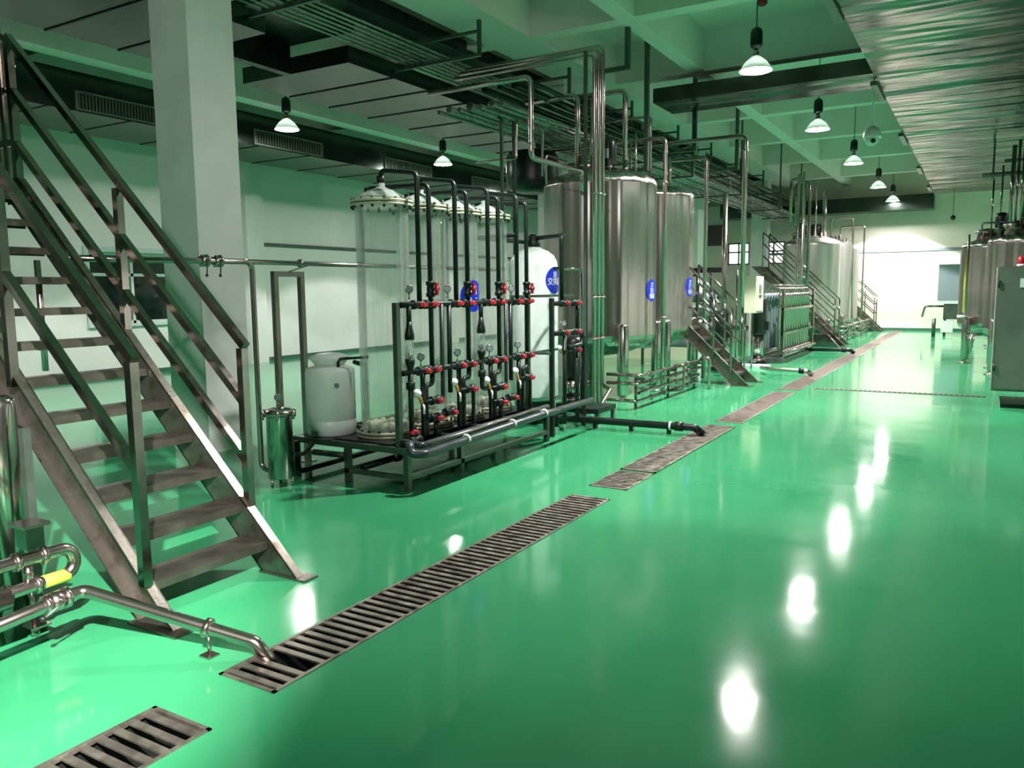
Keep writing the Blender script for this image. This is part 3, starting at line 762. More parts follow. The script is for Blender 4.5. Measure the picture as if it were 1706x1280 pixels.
# pumps
def pump(x, y_, h, r, label, steel_h=0.35):
    t = thing('vertical_pump', label, 'pump', (x, y_, 0))
    m_ = MB(); m_.box(x - r * 1.3, x + r * 1.3, y_ - r * 1.1, y_ + r * 1.1, 0, 0.06); m_.lathe([(r * 1.1, 0.06), (r * 1.1, 0.12), (r * 0.8, 0.16)], (x, y_, 0), n=18); m_.build('pump_base', 'black', t)
    MB().lathe([(r * 0.72, 0.16), (r * 0.72, 0.16 + steel_h)], (x, y_, 0), n=20).build('pump_barrel', 'pipe', t)
    z = 0.16 + steel_h
    MB().lathe([(r * 0.9, z), (r, z + 0.03), (r, h - 0.08), (r * 0.92, h - 0.02), (r * 0.5, h)], (x, y_, 0), n=20).build('motor_body', 'black', t)
    MB().box(x + r * 0.8, x + r * 1.35, y_ - 0.07, y_ + 0.07, z + 0.1, z + 0.28).build('terminal_box', 'black', t)
    for s in (-1, 1): MB().cyl((x, y_ + s * r, 0.12), (x, y_ + s * (r + 0.16), 0.12), 0.035, 12).build('port_pipe', 'pipe', t)
    return t
pump(-4.92, 10.05, 1.0, 0.15, 'black vertical pump standing between white tank and first big tank', 0.25)
pump(-4.05, 17.25, 1.45, 0.16, 'tall black vertical pump beside the cream control box', 0.5)
pump(-4.5, 16.0, 1.2, 0.14, 'black vertical pump under the second staircase rail', 0.4)
spipe([(-4.45, 9.98, 0.35), (-4.2, 9.7, 0.32), (-4.2, 9.3, 0.1), (-4.35, 9.05, 0.1)], 0.028, 'bright bent steel pipe at the foot of the tall risers')

# ------------------------------------------------------------------ clear resin columns
def column(cx, cy_, label):
    t = thing('resin_column', label, 'column', (cx, cy_, 0.36), 'clear resin columns on the skid')
    r = 0.232; rf = 0.274
    m_ = MB(); n = 48
    for (rr, z) in ((r, 0.425), (r, 2.385), (r - 0.012, 2.385), (r - 0.012, 0.425)):
        for i in range(n):
            a = 2 * PI * i / n; m_.v.append((cx + rr * math.cos(a), cy_ + rr * math.sin(a), z))
    for j in (0, 2):
        for i in range(n):
            i2 = (i + 1) % n; m_.face([j * n + i, j * n + i2, (j + 1) * n + i2, (j + 1) * n + i], True)
    m_.build('clear_tube', 'clear', t)
    for z in (0.375, 2.385):
        f_ = MB().lathe([(rf, 0), (rf, 0.022)], (cx, cy_, z), n=40).build('flange', 'flange', t)
        MB().lathe([(rf + 0.001, 0.023), (rf + 0.001, 0.030)], (cx, cy_, z), n=40).build('gasket', 'black', f_)
        MB().lathe([(rf, 0.031), (rf, 0.053)], (cx, cy_, z), n=40).build('flange', 'flange', t)
        bt = MB()
        for i in range(16):
            a = 2 * PI * i / 16; x_, y_ = cx + (rf - 0.018) * math.cos(a), cy_ + (rf - 0.018) * math.sin(a)
            bt.cyl((x_, y_, z - 0.018), (x_, y_, z + 0.07), 0.006, 6); bt.cyl((x_, y_, z - 0.02), (x_, y_, z - 0.001), 0.012, 6); bt.cyl((x_, y_, z + 0.054), (x_, y_, z + 0.066), 0.012, 6)
        bt.build('bolt', 'black', f_)
    MB().lathe([(0.232, 2.44), (0.20, 2.475), (0.13, 2.52), (0.06, 2.545), (0.035, 2.56), (0.035, 2.59)], (cx, cy_, 0), n=36).build('domed_lid', 'dome', t)
    bm = MB().lathe([(0.21, 0.435), (0.21, 0.448)], (cx, cy_, 0), n=32).build('strainer_plate', 'dome', t)
    rb = MB()
    for i in range(7):
        for q in range(7):
            a = 2 * PI * q / 6 + i * 0.5; rr = 0.0 if q == 6 else 0.07 + 0.02 * i
            if rr > 0.175: continue
            rb.sphere((cx + rr * math.cos(a), cy_ + rr * math.sin(a), 0.47), 0.034, 8)
    rb.build('strainer_cap', 'resin', t, 'cream strainer caps at the column foot', 'stuff')
    return t
CX = -4.55; CY = [5.50, 6.06, 6.62, 7.18]
cl = ['clear resin column nearest the white chemical tank', 'clear resin column second from the white chemical tank', 'clear resin column carrying the blue round label',
      'clear resin column closest to the white fibreglass tank']
for i, yy in enumerate(CY):
    t = column(CX, yy, cl[i])
    if i == 2: cyl_label(t, CX, yy, 0.232, 1.60, 0.155, -0.12, [('高', 0.10, 0.055), ('一', 0.10, -0.03)])

# ------------------------------------------------------------------ ion exchange skid
tK = thing('ion_exchange_skid', 'dark steel skid with black pipework and red-handled valves under the clear columns', 'skid', (-4.6, 6.3, 0))
q = 0.05
f_ = MB()
xa, xb, ya, yb = -5.32, -4.0, 5.08, 7.58
for z in (0.31,):
    f_.box(xa, xb, ya, ya + q, z, z + q); f_.box(xa, xb, yb - q, yb, z, z + q); f_.box(xb - q, xb, ya + q, yb - q, z, z + q); f_.box(xa, xa + q, ya + q, yb - q, z, z + q)
    for yy in (5.8, 6.35, 6.9): f_.box(xa + q, xb - q, yy, yy + q, z, z + q)
f_.box(-4.0 - q, -4.0, ya + q, yb - q, 0.09, 0.13)
f_.box(-4.70, -4.0 - q, ya, ya + 0.04, 0.09, 0.13)
f_.build('skid_frame', 'frame', tK)
for x_, y_ in ((-4.0 - q, ya), (-4.0 - q, 5.86), (-4.0 - q, yb - q), (-4.70, ya), (xa, ya), (xa, yb - q)):
    MB().box(x_, x_ + q, y_, y_ + q, 0, 0.31).build('skid_leg', 'frame', tK)
pl = MB().box(-4.86, -4.22, 5.14, 7.54, 0.36, 0.372); pl.build('column_plate', 'black', tK)
MB().box(-5.27, -4.05, 5.13, 7.53, 0.30, 0.309).build('shade_plate', 'black', tK)  # black plate added to throw the skid underside into shade
MB().box(-5.3, -4.87, 5.06, 5.62, 0.36, 0.366).build('tank_plate', 'frame', tK)
RX = -4.10
MB().box(RX - 0.045, RX, 5.105, 5.155, 0.36, 1.56).build('rack_post', 'frame', tK)
MB().box(RX - 0.045, RX, 7.30, 7.345, 0.36, 1.50).build('rack_post', 'frame', tK)
def coll(pr_, o, d, r):   # collars on a fitting
    pr_.lathe([(r, -0.035), (r * 1.5, -0.03), (r * 1.5, 0.03), (r, 0.035)], o, d, n=14)
def valve(y_, z, axis='y', hand=(1, 0, 0), parent=tK, x=RX, hl=0.05):
    """black plastic ball valve with a red lever; axis = pipe direction, hand = side the lever sits on"""
    d = {'y': Yu, 'z': Zu}[axis]; o = Vector((x, y_, z))
    m_ = MB(); m_.lathe([(0.022, -0.07), (0.040, -0.065), (0.040, -0.035), (0.030, -0.03), (0.034, 0.0), (0.030, 0.03), (0.040, 0.035), (0.040, 0.065), (0.022, 0.07)], o, d, n=14)
    h = Vector(hand)
    m_.cyl(o, o + h * 0.055, 0.014, 10)
    vb = m_.build('valve_body', 'pvc', parent)
    dd = Vector(d); k_ = h.cross(dd).normalized()
    hm = MB(); c0 = o + h * 0.055
    hm.obox(c0 - dd * hl - k_ * 0.015, dd * 2 * hl, k_ * 0.03, h * 0.022)
    hm.cyl(c0, c0 + h * 0.032, 0.022, 10)
    hm.build('valve_handle', 'red', vb, 'red valve handle')
def gauge(x, y_, z, parent, d=(0.75, -0.66, 0)):
    d = Vector(d).normalized(); o = Vector((x, y_, z))
    m_ = MB(); m_.cyl(o - Vector((0, 0, 0.085)), o - Vector((0, 0, 0.03)), 0.007, 8)
    m_.lathe([(0.032, -0.014), (0.034, -0.012), (0.034, 0.012), (0.030, 0.014)], o, d, n=20)
    g_ = m_.build('pressure_gauge', 'steel', parent)
    f_ = MB(); f_.lathe([(0.026, 0.0145), (0.026, 0.0155)], o, d, n=20); f_.build('gauge_face', 'plate', g_)
ZT, ZL = 1.54, 0.975
MB().cyl((RX, 5.16, ZT), (RX, 7.30, ZT), 0.024).build('upper_manifold', 'pvc', tK)
MB().cyl((RX, 5.16, ZL), (RX, 7.30, ZL), 0.024).build('lower_manifold', 'pvc', tK)
PY1 = [5.42, 5.97, 6.52, 7.07]; PY2 = [5.58, 6.16, 6.71, 7.27]
for i in range(4):
    a, b_, c_ = PY1[i], PY2[i], CY[i]
    MB().tube([(RX, a, ZT), (RX, a, 2.63 - 0.01 * i), (CX, c_, 2.70 - 0.01 * i), (CX, c_, 2.585)], 0.022, 12).build('riser_pipe', 'pvc', tK)
    MB().tube([(RX, b_, ZL), (RX, b_, 2.555), (CX - 0.16, c_ + 0.02, 2.555), (CX - 0.16, c_ + 0.02, 2.50)], 0.022, 12).build('riser_pipe', 'pvc', tK)
    for o_ in ((CX, c_, 2.62), (CX - 0.16, c_ + 0.02, 2.53)):
        e = MB(); coll(e, o_, Zu, 0.024); e.build('elbow_fitting', 'pvc', tK)
    valve(b_, 1.67, 'z', (1, 0, 0), hl=0.055)
    valve(a - 0.03, ZT, 'y', (1, 0, 0)); valve(b_ - 0.02, ZT, 'y', (1, 0, 0), hl=0.05)
    valve(a + 0.02, ZL, 'y', (1, 0, 0), hl=0.04); valve(b_, ZL, 'y', (1, 0, 0), hl=0.04)
    # s-bends and drop legs under the lower manifold
    MB().cyl((RX, a + 0.02, 0.40), (RX, a + 0.02, ZL), 0.023).build('drop_pipe', 'pvc', tK)
    MB().tube([(RX, b_, ZL), (RX, b_, ZL - 0.13), (RX, b_ - 0.10, ZL - 0.13), (RX, b_ - 0.10, 0.40)], 0.023, 12, 0.04).build('drop_pipe', 'pvc', tK)
    z3 = 0.70 if i % 2 == 0 else 0.74
    MB().tube([(RX + 0.01, a - 0.0, z3), (RX + 0.01, a + 0.30, z3), (RX + 0.01, a + 0.30, ZT if i % 2 == 0 else z3 + 0.02)] if i % 2 == 0 else [(RX + 0.01, a + 0.02, z3), (RX + 0.01, a + 0.24, z3), (RX + 0.01, a + 0.24, 0.40)], 0.019, 12, 0.04).build('branch_pipe', 'pvc', tK)
    valve(a + 0.18, z3, 'y', (1, 0, 0), x=RX + 0.01, hl=0.04)
    if i % 2 == 0:
        MB().tube([(RX + 0.01, a + 0.04, 0.56), (RX + 0.01, a + 0.42, 0.56)], 0.022, 12).build('branch_pipe', 'pvc', tK)
        valve(a + 0.16, 0.55, 'y', (1, 0, 0), x=RX + 0.02, hl=0.045); valve(a + 0.38, 0.57, 'y', (1, 0, 0), x=RX + 0.02, hl=0.03)
        MB().cyl((RX, a + 0.20, 0.36), (RX, a + 0.20, 0.53), 0.024).build('drop_pipe', 'pvc', tK)
    sp = MB().tube([(RX + 0.02, a - 0.01, z3 - 0.02), (RX + 0.06, a - 0.05, z3 - 0.02), (RX + 0.06, a - 0.05, z3 - 0.09)], 0.010, 8).build('sample_tap', 'white', tK, 'small white sample tap')
    MB().sphere((RX + 0.02, a - 0.09, z3 + 0.09), 0.038, 12).build('float_bulb', 'white', sp); MB().cyl((RX + 0.02, a - 0.06, z3 + 0.06), (RX + 0.02, a - 0.025, z3 + 0.0), 0.016, 10).build('brass_nut', 'orange', sp)
    gauge(RX, a + 0.0, ZL + 0.12, tK)
for y_ in (5.28, 5.83, 6.95):
    gauge(RX, y_, ZT + 0.13, tK)
for y_ in (5.27, 6.38):
    lo = 0.42 if y_ < 6 else 0.78
    m_ = MB(); m_.cyl((RX, y_, 1.36), (RX, y_, ZT), 0.022); m_.lathe([(0.022, 1.40), (0.03, 1.34), (0.042, 1.29), (0.042, 1.25)], (RX, y_, 0), n=14)
    m_.lathe([(0.042, 1.09), (0.042, 1.06), (0.03, 1.02), (0.024, 0.98)][::-1], (RX, y_, 0), n=14); m_.cyl((RX, y_, lo), (RX, y_, 1.0), 0.023)
    coll(m_, (RX, y_, 0.86), Zu, 0.026)
    fm_ = m_.build('flow_meter', 'pvc', tK)
    MB().cyl((RX, y_, 1.09), (RX, y_, 1.25), 0.034, 16).build('sight_tube', 'clear', fm_)
    MB().lathe([(0.008, 1.095), (0.02, 1.10), (0.024, 1.115), (0.008, 1.14)], (RX, y_, 0), n=12).build('float_cone', 'steel', fm_)
MB().tube([(RX, 6.38, 0.80), (RX, 6.38, 0.72), (RX, 6.52, 0.70), (RX, 6.54, 0.60)], 0.023, 12, 0.04).build('drop_pipe', 'pvc', tK)
for y_ in (5.85, 6.93): MB().cyl((RX + 0.0, y_, 0.74), (RX, y_, ZT), 0.023).build('drop_pipe', 'pvc', tK)
# collecting pipes along the front edge
MB().tube([(-4.12, 5.14, 0.405), (-3.90, 5.14, 0.39), (-3.90, 7.35, 0.42)], 0.030, 12, 0.02).build('collector_pipe', 'gpvc', tK)
valve(5.22, 0.41, 'y', (0, 0, 1), x=-4.03, hl=0.05)
MB().tube([(-3.96, 5.06, 0.42), (-3.93, 5.02, 0.34), (-3.83, 5.10, 0.335), (-3.83, 7.10, 0.375), (-3.85, 8.35, 0.37)], 0.036, 14, 0.05).build('collector_pipe', 'gpvc', tK)
MB().tube([(-3.865, 5.2, 0.395), (-3.865, 7.1, 0.445)], 0.014, 8).build('air_hose', 'pipe', tK)
for yy in (5.7, 6.5, 7.15):
    MB().lathe([(0.038, -0.012), (0.045, -0.01), (0.045, 0.01), (0.038, 0.012)], (-3.835, yy, 0.345 + (yy - 5.1) * 0.02), Yu, n=12).build('pipe_clip', 'white', tK)
for i, yy in enumerate((5.35, 5.95, 6.25, 6.6, 7.0)):
    MB().tube([(-4.3, yy, 0.36), (-4.3, yy, 0.2), (-4.5 - 0.1 * (i % 2), yy + 0.2, 0.2), (-4.5 - 0.1 * (i % 2), yy + 0.2, 0.12)], 0.028, 10, 0.04).build('under_pipe', 'pvc', tK)
MB().tube([(-5.2, 5.02, 0.34), (-5.2, 5.02, 0.055), (-5.2, 7.3, 0.075)], 0.026, 12).build('under_pipe', 'pvc', tK)
MB().tube([(-4.6, 5.2, 0.12), (-4.6, 7.4, 0.14)], 0.03, 10).build('under_pipe', 'pvc', tK)

# white chemical tank on the skid
t = thing('chemical_tank', 'small white plastic chemical tank with a domed lid on the skid end', 'tank', (-5.07, 5.33, 0.366))
cx, cy_ = -5.07, 5.335; r = 0.222
MB().lathe([(r - 0.012, 0.367), (r, 0.38), (r, 0.50), (r - 0.004, 0.505), (r, 0.51), (r, 0.93), (r - 0.01, 0.965), (r - 0.05, 0.985), (0.14, 0.99), (0.13, 1.0)], (cx, cy_, 0), n=40).build('tank_body', 'white', t)
MB().lathe([(0.125, 1.0), (0.135, 1.005), (0.17, 1.05), (0.17, 1.075), (0.11, 1.10), (0.03, 1.11)], (cx, cy_, 0), n=32).build('lid', 'white', t)
MB().tube([(cx + 0.15, cy_ - 0.05, 0.985), (cx + 0.15, cy_ - 0.05, 1.06), (cx + 0.36, cy_ + 0.12, 1.07)], 0.013, 10).build('outlet_pipe', 'pvc', t)
MB().cyl((cx + 0.19, cy_ - 0.125, 0.83), (cx + 0.196, cy_ - 0.129, 0.83), 0.022, 16).build('badge', 'plate', t)
a = math.atan2(-cy_ - 0.0, -cx) ; a = -0.95
MB().box(cx - 0.03, cx + 0.03, cy_ - r - 0.012, cy_ - r + 0.004, 0.37, 0.42).build('drain_spout', 'plate', t)
spipe([(-4.92, 5.64, 0.372), (-4.92, 5.64, 0.97), (-5.05, 5.64, 1.0)], 0.022, 'dark upright pipe between the white chemical tank and the first column', mat='pvc', name='plastic_pipe')

# steel filter housing and its pipework
t = thing('filter_housing', 'polished steel cartridge filter housing standing beside the skid end', 'filter', (-5.13, 4.76, 0))
o = (-5.13, 4.76, 0)
MB().lathe([(0.085, 0.06), (0.108, 0.07), (0.108, 0.60), (0.112, 0.61)], o, n=32).build('housing_body', 'steel', t)
MB().lathe([(0.112, 0.61), (0.135, 0.615), (0.135, 0.635), (0.128, 0.65), (0.09, 0.672), (0.04, 0.68)], o, n=32).build('housing_lid', 'steel', t)
for i in range(3):
    a = i * 2.1 + 0.4; x_, y_ = o[0] + 0.10 * math.cos(a), o[1] + 0.10 * math.sin(a)
    MB().cyl((x_, y_, 0), (x_, y_, 0.07), 0.012, 8).build('leg', 'steel', t)
for i in range(6):
    a = i * PI / 3 + 0.2; x_, y_ = o[0] + 0.145 * math.cos(a), o[1] + 0.145 * math.sin(a)
    MB().cyl((x_, y_, 0.585), (x_, y_, 0.655), 0.011, 8).build('lid_bolt', 'steel', t)
gauge(-5.13, 4.76, 0.765, t)
MB().tube([(-5.04, 4.84, 0.26), (-5.0, 4.90, 0.26), (-4.98, 5.0, 0.335)], 0.018, 10).build('outlet_port', 'pvc', t)
spipe([(-5.35, 3.12, 1.90), (-5.35, 4.74, 1.915), (-5.35, 4.74, 0.12), (-5.20, 4.75, 0.12)], 0.024, 'long level steel pipe crossing the pillar, then dropping to the filter housing', br=0.07)
spipe([(-5.35, 4.70, 1.915), (-5.35, 8.9, 1.915)], 0.022, 'level steel pipe passing behind the clear columns', clamps=(((-5.35, 5.3, 1.915), Yu),))
spipe([(-5.35, 2.95, 1.88), (-5.35, 2.95, 1.15)], 0.02, 'short hanging steel pipe seen between the stair treads', clamps=(((-5.35, 2.95, 1.3), Zu), ((-5.35, 2.95, 1.75), Zu)))
t = thing('butterfly_valve', 'steel butterfly valve with two hanging levers on the long level pipe', 'valve', (-5.35, 4.32, 1.91))
for i, y_ in enumerate((4.26, 4.39)):
    MB().lathe([(0.026, -0.035), (0.048, -0.03), (0.048, -0.012), (0.038, -0.01), (0.038, 0.01), (0.048, 0.012), (0.048, 0.03), (0.026, 0.035)], (-5.35, y_, 1.911), Yu, n=18).build('valve_body', 'pipe', t)
    l_ = MB().tube([(-5.35, y_, 1.955), (-5.30, y_, 1.955), (-5.29, y_ - 0.03, 1.80)], 0.006, 8, 0.01).build('lever', 'frame', t)
    MB().sphere((-5.29, y_ - 0.03, 1.795), 0.013, 8).build('lever_ball', 'black', l_)
t = thing('portal_support', 'slim steel portal frame holding up the level pipe behind the filter housing', 'frame', (-5.64, 5.42, 0))
for y_ in (5.255, 5.585):
    MB().box(-5.665, -5.615, y_ - 0.025, y_ + 0.025, 0.0, 1.80).build('upright', 'pipe', t)
    MB().box(-5.70, -5.58, y_ - 0.06, y_ + 0.06, 0.0, 0.01).build('foot_plate', 'pipe', t)
MB().box(-5.665, -5.615, 5.23, 5.61, 1.80, 1.85).build('cross_bar', 'pipe', t)
MB().cyl((-5.62, 5.42, 1.85), (-5.37, 5.42, 1.90), 0.006, 6).build('tie_rod', 'pipe', t)
spipe([(-4.98, 5.0, 0.26), (-4.6, 4.99, 0.27)], 0.026, 'short dark plastic pipe joining the filter housing to the skid', mat='pvc', name='plastic_pipe')

# ------------------------------------------------------------------ white fibreglass tank and its rack
t = thing('softener_tank', 'tall white fibreglass tank with a domed top and blue round label', 'tank', (-4.82, 8.72, 0))
cx, cy_, r = -4.82, 8.72, 0.305
MB().lathe([(0.26, 0.28), (r - 0.01, 0.31), (r, 0.34), (r, 1.93), (r * 0.97, 2.0), (r * 0.86, 2.07), (r * 0.62, 2.13), (0.10, 2.17), (0.09, 2.18)], (cx, cy_, 0), n=48).build('tank_body', 'frp', t)
MB().lathe([(0.25, 0), (0.25, 0.05), (0.24, 0.28), (0.27, 0.335), (r + 0.006, 0.34)][:4] + [(r + 0.004, 0.33)], (cx, cy_, 0), n=36).build('base', 'black', t)
MB().lathe([(0.085, 2.18), (0.09, 2.20), (0.09, 2.25), (0.06, 2.27), (0.06, 2.32), (0.03, 2.34)], (cx, cy_, 0), n=20).build('head_fitting', 'pvc', t)
cyl_label(t, cx, cy_, r, 1.77, 0.165, -0.02, [('阴', 0.085, 0.06), ('交换器', 0.095, -0.02)])
spipe([(cx, cy_, 2.29), (-4.55, 8.90, 2.29), (-4.22, 8.90, 2.27), (-4.22, 8.45, 2.0), (-4.22, 8.35, 1.50)][:1] + [(cx + 0.05, cy_, 2.29), (-4.30, 8.52, 2.29), (-4.12, 8.12, 2.27), (-4.12, 8.12, 1.50)], 0.026, 'black plastic pipe arching from the white fibreglass tank head', mat='pvc', name='plastic_pipe')
spipe([(cx - 0.05, cy_, 2.24), (cx - 0.1, 8.1, 2.24), (cx - 0.1, 7.6, 2.24), (-4.3, 7.42, 2.24)], 0.024, 'black plastic pipe behind the head of the white fibreglass tank', mat='pvc', name='plastic_pipe')
tR = thing('valve_rack', 'black plastic valve rack with red handles beside the white fibreglass tank', 'valve rack', (-4.1, 8.2, 0))
for y_ in (7.84,):
    MB().box(-4.125, -4.08, y_ - 0.022, y_ + 0.022, 0, 1.56).build('rack_post', 'pvc', tR)
MB().box(-4.125, -4.085, 8.66, 8.70, 0, 1.10).build('rack_post', 'pvc', tR)
MB().cyl((-4.1, 7.86, 1.50), (-4.1, 8.50, 1.50), 0.026).build('upper_manifold', 'pvc', tR)
MB().tube([(-4.1, 7.86, 1.165), (-4.1, 8.62, 1.165), (-4.1, 8.62, 1.0), (-4.1, 8.2, 0.98)], 0.03, 12, 0.08).build('lower_manifold', 'pvc', tR)
MB().cyl((-4.1, 8.1, 0.95), (-4.1, 8.5, 0.95), 0.024).build('branch_pipe', 'pvc', tR)
for y_, z in ((8.12, 1.50), (8.42, 1.50), (8.12, 1.165), (8.42, 1.165), (8.42, 0.95)): valve(y_, z, 'y', (1, 0, 0), tR, -4.1, 0.035)
for y_, z0, z1 in ((8.48, 1.17, 1.5), (8.15, 0.1, 1.165), (8.48, 0.1, 0.95), (7.95, 0.1, 0.3)): MB().cyl((-4.1, y_, z0), (-4.1, y_, z1), 0.024).build('drop_pipe', 'pvc', tR)
gauge(-4.1, 8.12, 1.27, tR)
MB().sphere((-4.09, 8.0, 1.0), 0.03, 10).build('float_bulb', 'white', tR); MB().cyl((-4.09, 7.99, 0.99), (-4.09, 8.05, 0.94), 0.014, 8).build('brass_nut', 'orange', tR)
for z in (1.585, 0.945): MB().box(-4.36, -4.345, 7.36, 8.9, z - 0.014, z + 0.014).build('tank_strap_bar', 'hang', tR)
for z in (1.585, 0.945): MB().box(-4.345, -4.1, 7.80, 7.83, z - 0.014, z + 0.014).build('tank_strap_bar', 'hang', tR)
spipe([(-4.3, 8.30, 1.90), (-4.3, 9.02, 1.90), (-4.3, 9.02, 0.10)], 0.020, 'thin bright steel pipe bent down beside the white fibreglass tank', mat='rail')
t = thing('drain_tray', 'low black tray of pipes at the foot of the white fibreglass tank', 'tray', (-4.3, 8.9, 0))
MB().box(-4.5, -3.95, 8.75, 9.3, 0.14, 0.20).build('tray_pan', 'pvc', t)
for x_, y_ in ((-4.47, 8.78), (-3.98, 8.78), (-4.47, 9.27), (-3.98, 9.27)): MB().box(x_ - 0.02, x_ + 0.02, y_ - 0.02, y_ + 0.02, 0, 0.14).build('tray_leg', 'frame', t)
MB().tube([(-4.6, 7.75, 0.16), (-4.2, 8.3, 0.16), (-4.1, 8.7, 0.12)], 0.02, 10).build('tray_pipe', 'gpvc', t)

# drain pipes to the grates
t = thing('plastic_drain_pipe', 'black plastic drain pipe lying across the floor to the grate', 'pipe', (-3.5, 8.6, 0))
MB().tube([(-4.35, 8.52, 0.10), (-2.70, 8.62, 0.095), (-2.60, 8.625, 0.02)], 0.042, 14, 0.06).build('pipe_run', 'pvc', t)
MB().lathe([(0.044, -0.05), (0.055, -0.045), (0.055, 0.045), (0.044, 0.05)], (-2.88, 8.608, 0.096), (1, 0.06, 0), n=16).build('coupling', 'pvc', t)
MB().lathe([(0.044, -0.012), (0.052, -0.01), (0.052, 0.01), (0.044, 0.012)], (-2.98, 8.602, 0.096), (1, 0.06, 0), n=16).build('pipe_clip', 'white', t)
for x_ in (-3.9, -3.45, -3.0): MB().box(x_ - 0.02, x_ + 0.02, 8.53 + (x_ + 4) * 0.06, 8.58 + (x_ + 4) * 0.06, 0, 0.055).build('pipe_foot', 'pvc', t)
t = thing('steel_drain_pipe', 'steel drain pipe beyond the second staircase reaching the tan grate', 'pipe', (-3, 15.4, 0))
MB().tube([(-3.62, 15.75, 0.1), (-3.45, 15.42, 0.12), (-2.72, 15.45, 0.10), (-2.62, 15.45, 0.02)], 0.04, 12, 0.06).build('pipe_run', 'pipe', t)
MB().lathe([(0.042, -0.05), (0.056, -0.045), (0.056, 0.045), (0.042, 0.05)], (-2.82, 15.447, 0.10), Xu, n=14).build('coupling', 'pvc', t)
t = thing('dark_drain_pipe', 'dark drain pipe running from the membrane filter rack to the grate', 'pipe', (-3, 21.2, 0))
MB().tube([(-3.75, 20.9, 0.1), (-2.72, 21.1, 0.1), (-2.62, 21.1, 0.02)], 0.045, 12, 0.06).build('pipe_run', 'pvc', t)
MB().lathe([(0.047, -0.05), (0.065, -0.045), (0.065, 0.045), (0.047, 0.05)], (-2.86, 21.07, 0.1), Xu, n=14).build('coupling', 'black', t)

# ------------------------------------------------------------------ equipment beyond the second staircase
t = thing('control_box', 'cream electrical control box with a small display on steel posts', 'control box', (-3.95, 16.2, 0))
MB().box(-4.12, -3.80, 15.88, 16.5, 1.16, 1.88).build('enclosure', 'cream', t)
MB().box(-3.80, -3.79, 15.94, 16.44, 1.20, 1.85).build('door', 'cream', t)
MB().box(-3.79, -3.775, 16.12, 16.28, 1.58, 1.72).build('display', 'plate', t); MB().box(-3.79, -3.778, 16.1, 16.3, 1.48, 1.51).build('button_strip', 'black', t)
for y_ in (15.9, 16.48): MB().cyl((-4.0, y_, 0), (-4.0, y_, 1.16), 0.02, 8).build('post', 'rail', t)
MB().cyl((-4.16, 15.84, 0), (-4.16, 15.84, 2.0), 0.018, 8).build('post', 'rail', t)
tag(MB().box(-4.5, -3.72, 16.55, 17.0, 0.0, 0.055).build('equipment_plinth', 'winframe'), 'pale low plinth under the pumps and cream control box', 'plinth')
# membrane filter rack
tM = thing('membrane_rack', 'rack of upright steel membrane tubes beyond the cream control box', 'filter rack', (-3.9, 19.8, 0))
for i in range(12):
    y_ = 18.15 + i * 0.285
    for x_, s in ((-3.80, 1), (-4.12, -1)):
        m_ = MB(); m_.lathe([(0.03, 0.26), (0.052, 0.30), (0.052, 1.42), (0.058, 1.43), (0.058, 1.50), (0.03, 1.53)], (x_, y_, 0), n=12); m_.build('membrane_tube', 'pipe' if s > 0 else 'plate', tM)
    MB().tube([(-3.80, y_, 1.52), (-3.80, y_, 1.64), (-4.12, y_, 1.64), (-4.12, y_, 1.52)], 0.022, 8, 0.05).build('top_loop', 'pipe', tM)
f_ = MB()
for y_ in (17.93, 21.5):
    for x_ in (-4.3, -3.70): f_.box(x_ - 0.03, x_ + 0.03, y_ - 0.03, y_ + 0.03, 0.1, 1.62)
for z in (0.14, 0.62, 1.16): f_.box(-3.72, -3.68, 17.9, 21.53, z, z + 0.05); f_.box(-4.32, -4.28, 17.9, 21.53, z, z + 0.05)
f_.build('rack_frame', 'rail', tM)
MB().box(-4.35, -3.66, 17.85, 21.6, 0.0, 0.10).build('base_beam', 'frame', tM)
MB().cyl((-3.63, 18.0, 0.22), (-3.63, 21.5, 0.22), 0.035, 10).build('bottom_manifold', 'pipe', tM)
MB().cyl((-3.95, 17.6, 1.70), (-3.95, 21.5, 1.70), 0.028, 10).build('top_manifold', 'pipe', tM)
for i in range(12): MB().cyl((-3.63, 18.15 + i * 0.285, 0.22), (-3.80, 18.15 + i * 0.285, 0.28), 0.016, 8).build('branch_pipe', 'pipe', tM)
# horizontal pressure vessels behind stair two
tV = thing('pressure_vessel_skid', 'skid of white horizontal pressure vessels seen through the second staircase', 'filter skid', (-5.4, 17, 0))
for i in range(4):
    for j in range(2):
        z = 0.5 + i * 0.32; y_ = 16.5 + j * 0.55
        MB().lathe([(0.06, 0), (0.10, 0.02), (0.10, 1.5), (0.112, 1.51), (0.112, 1.56), (0.06, 1.6)], (-6.5, y_, z), Xu, n=16).build('pressure_vessel', 'plate', tV)
        MB().cyl((-4.9, y_, z), (-4.82, y_, z), 0.03, 8).build('end_port', 'black', tV)
f_ = MB()
for x_ in (-6.3, -5.1):
    for y_ in (16.3, 17.25): f_.box(x_ - 0.025, x_ + 0.025, y_ - 0.025, y_ + 0.025, 0, 2.0)
    for i in range(4): f_.box(x_ - 0.025, x_ + 0.025, 16.3, 17.25, 0.36 + i * 0.32, 0.39 + i * 0.32)
f_.box(-6.3, -5.1, 16.275, 16.325, 1.9, 1.95); f_.build('skid_frame', 'frame', tV)
tag(MB().box(-9.6, -5.2, 18.62, 18.68, 2.02, 2.14).build('black_beam', 'black'), 'long level black bar beyond the second staircase handrail', 'beam')
tag(MB().box(-8.9, -5.6, 17.9, 18.0, 0.0, 1.25).build('cream_panel', 'cream'), 'cream panels standing on the floor behind the two big tanks', 'panel')
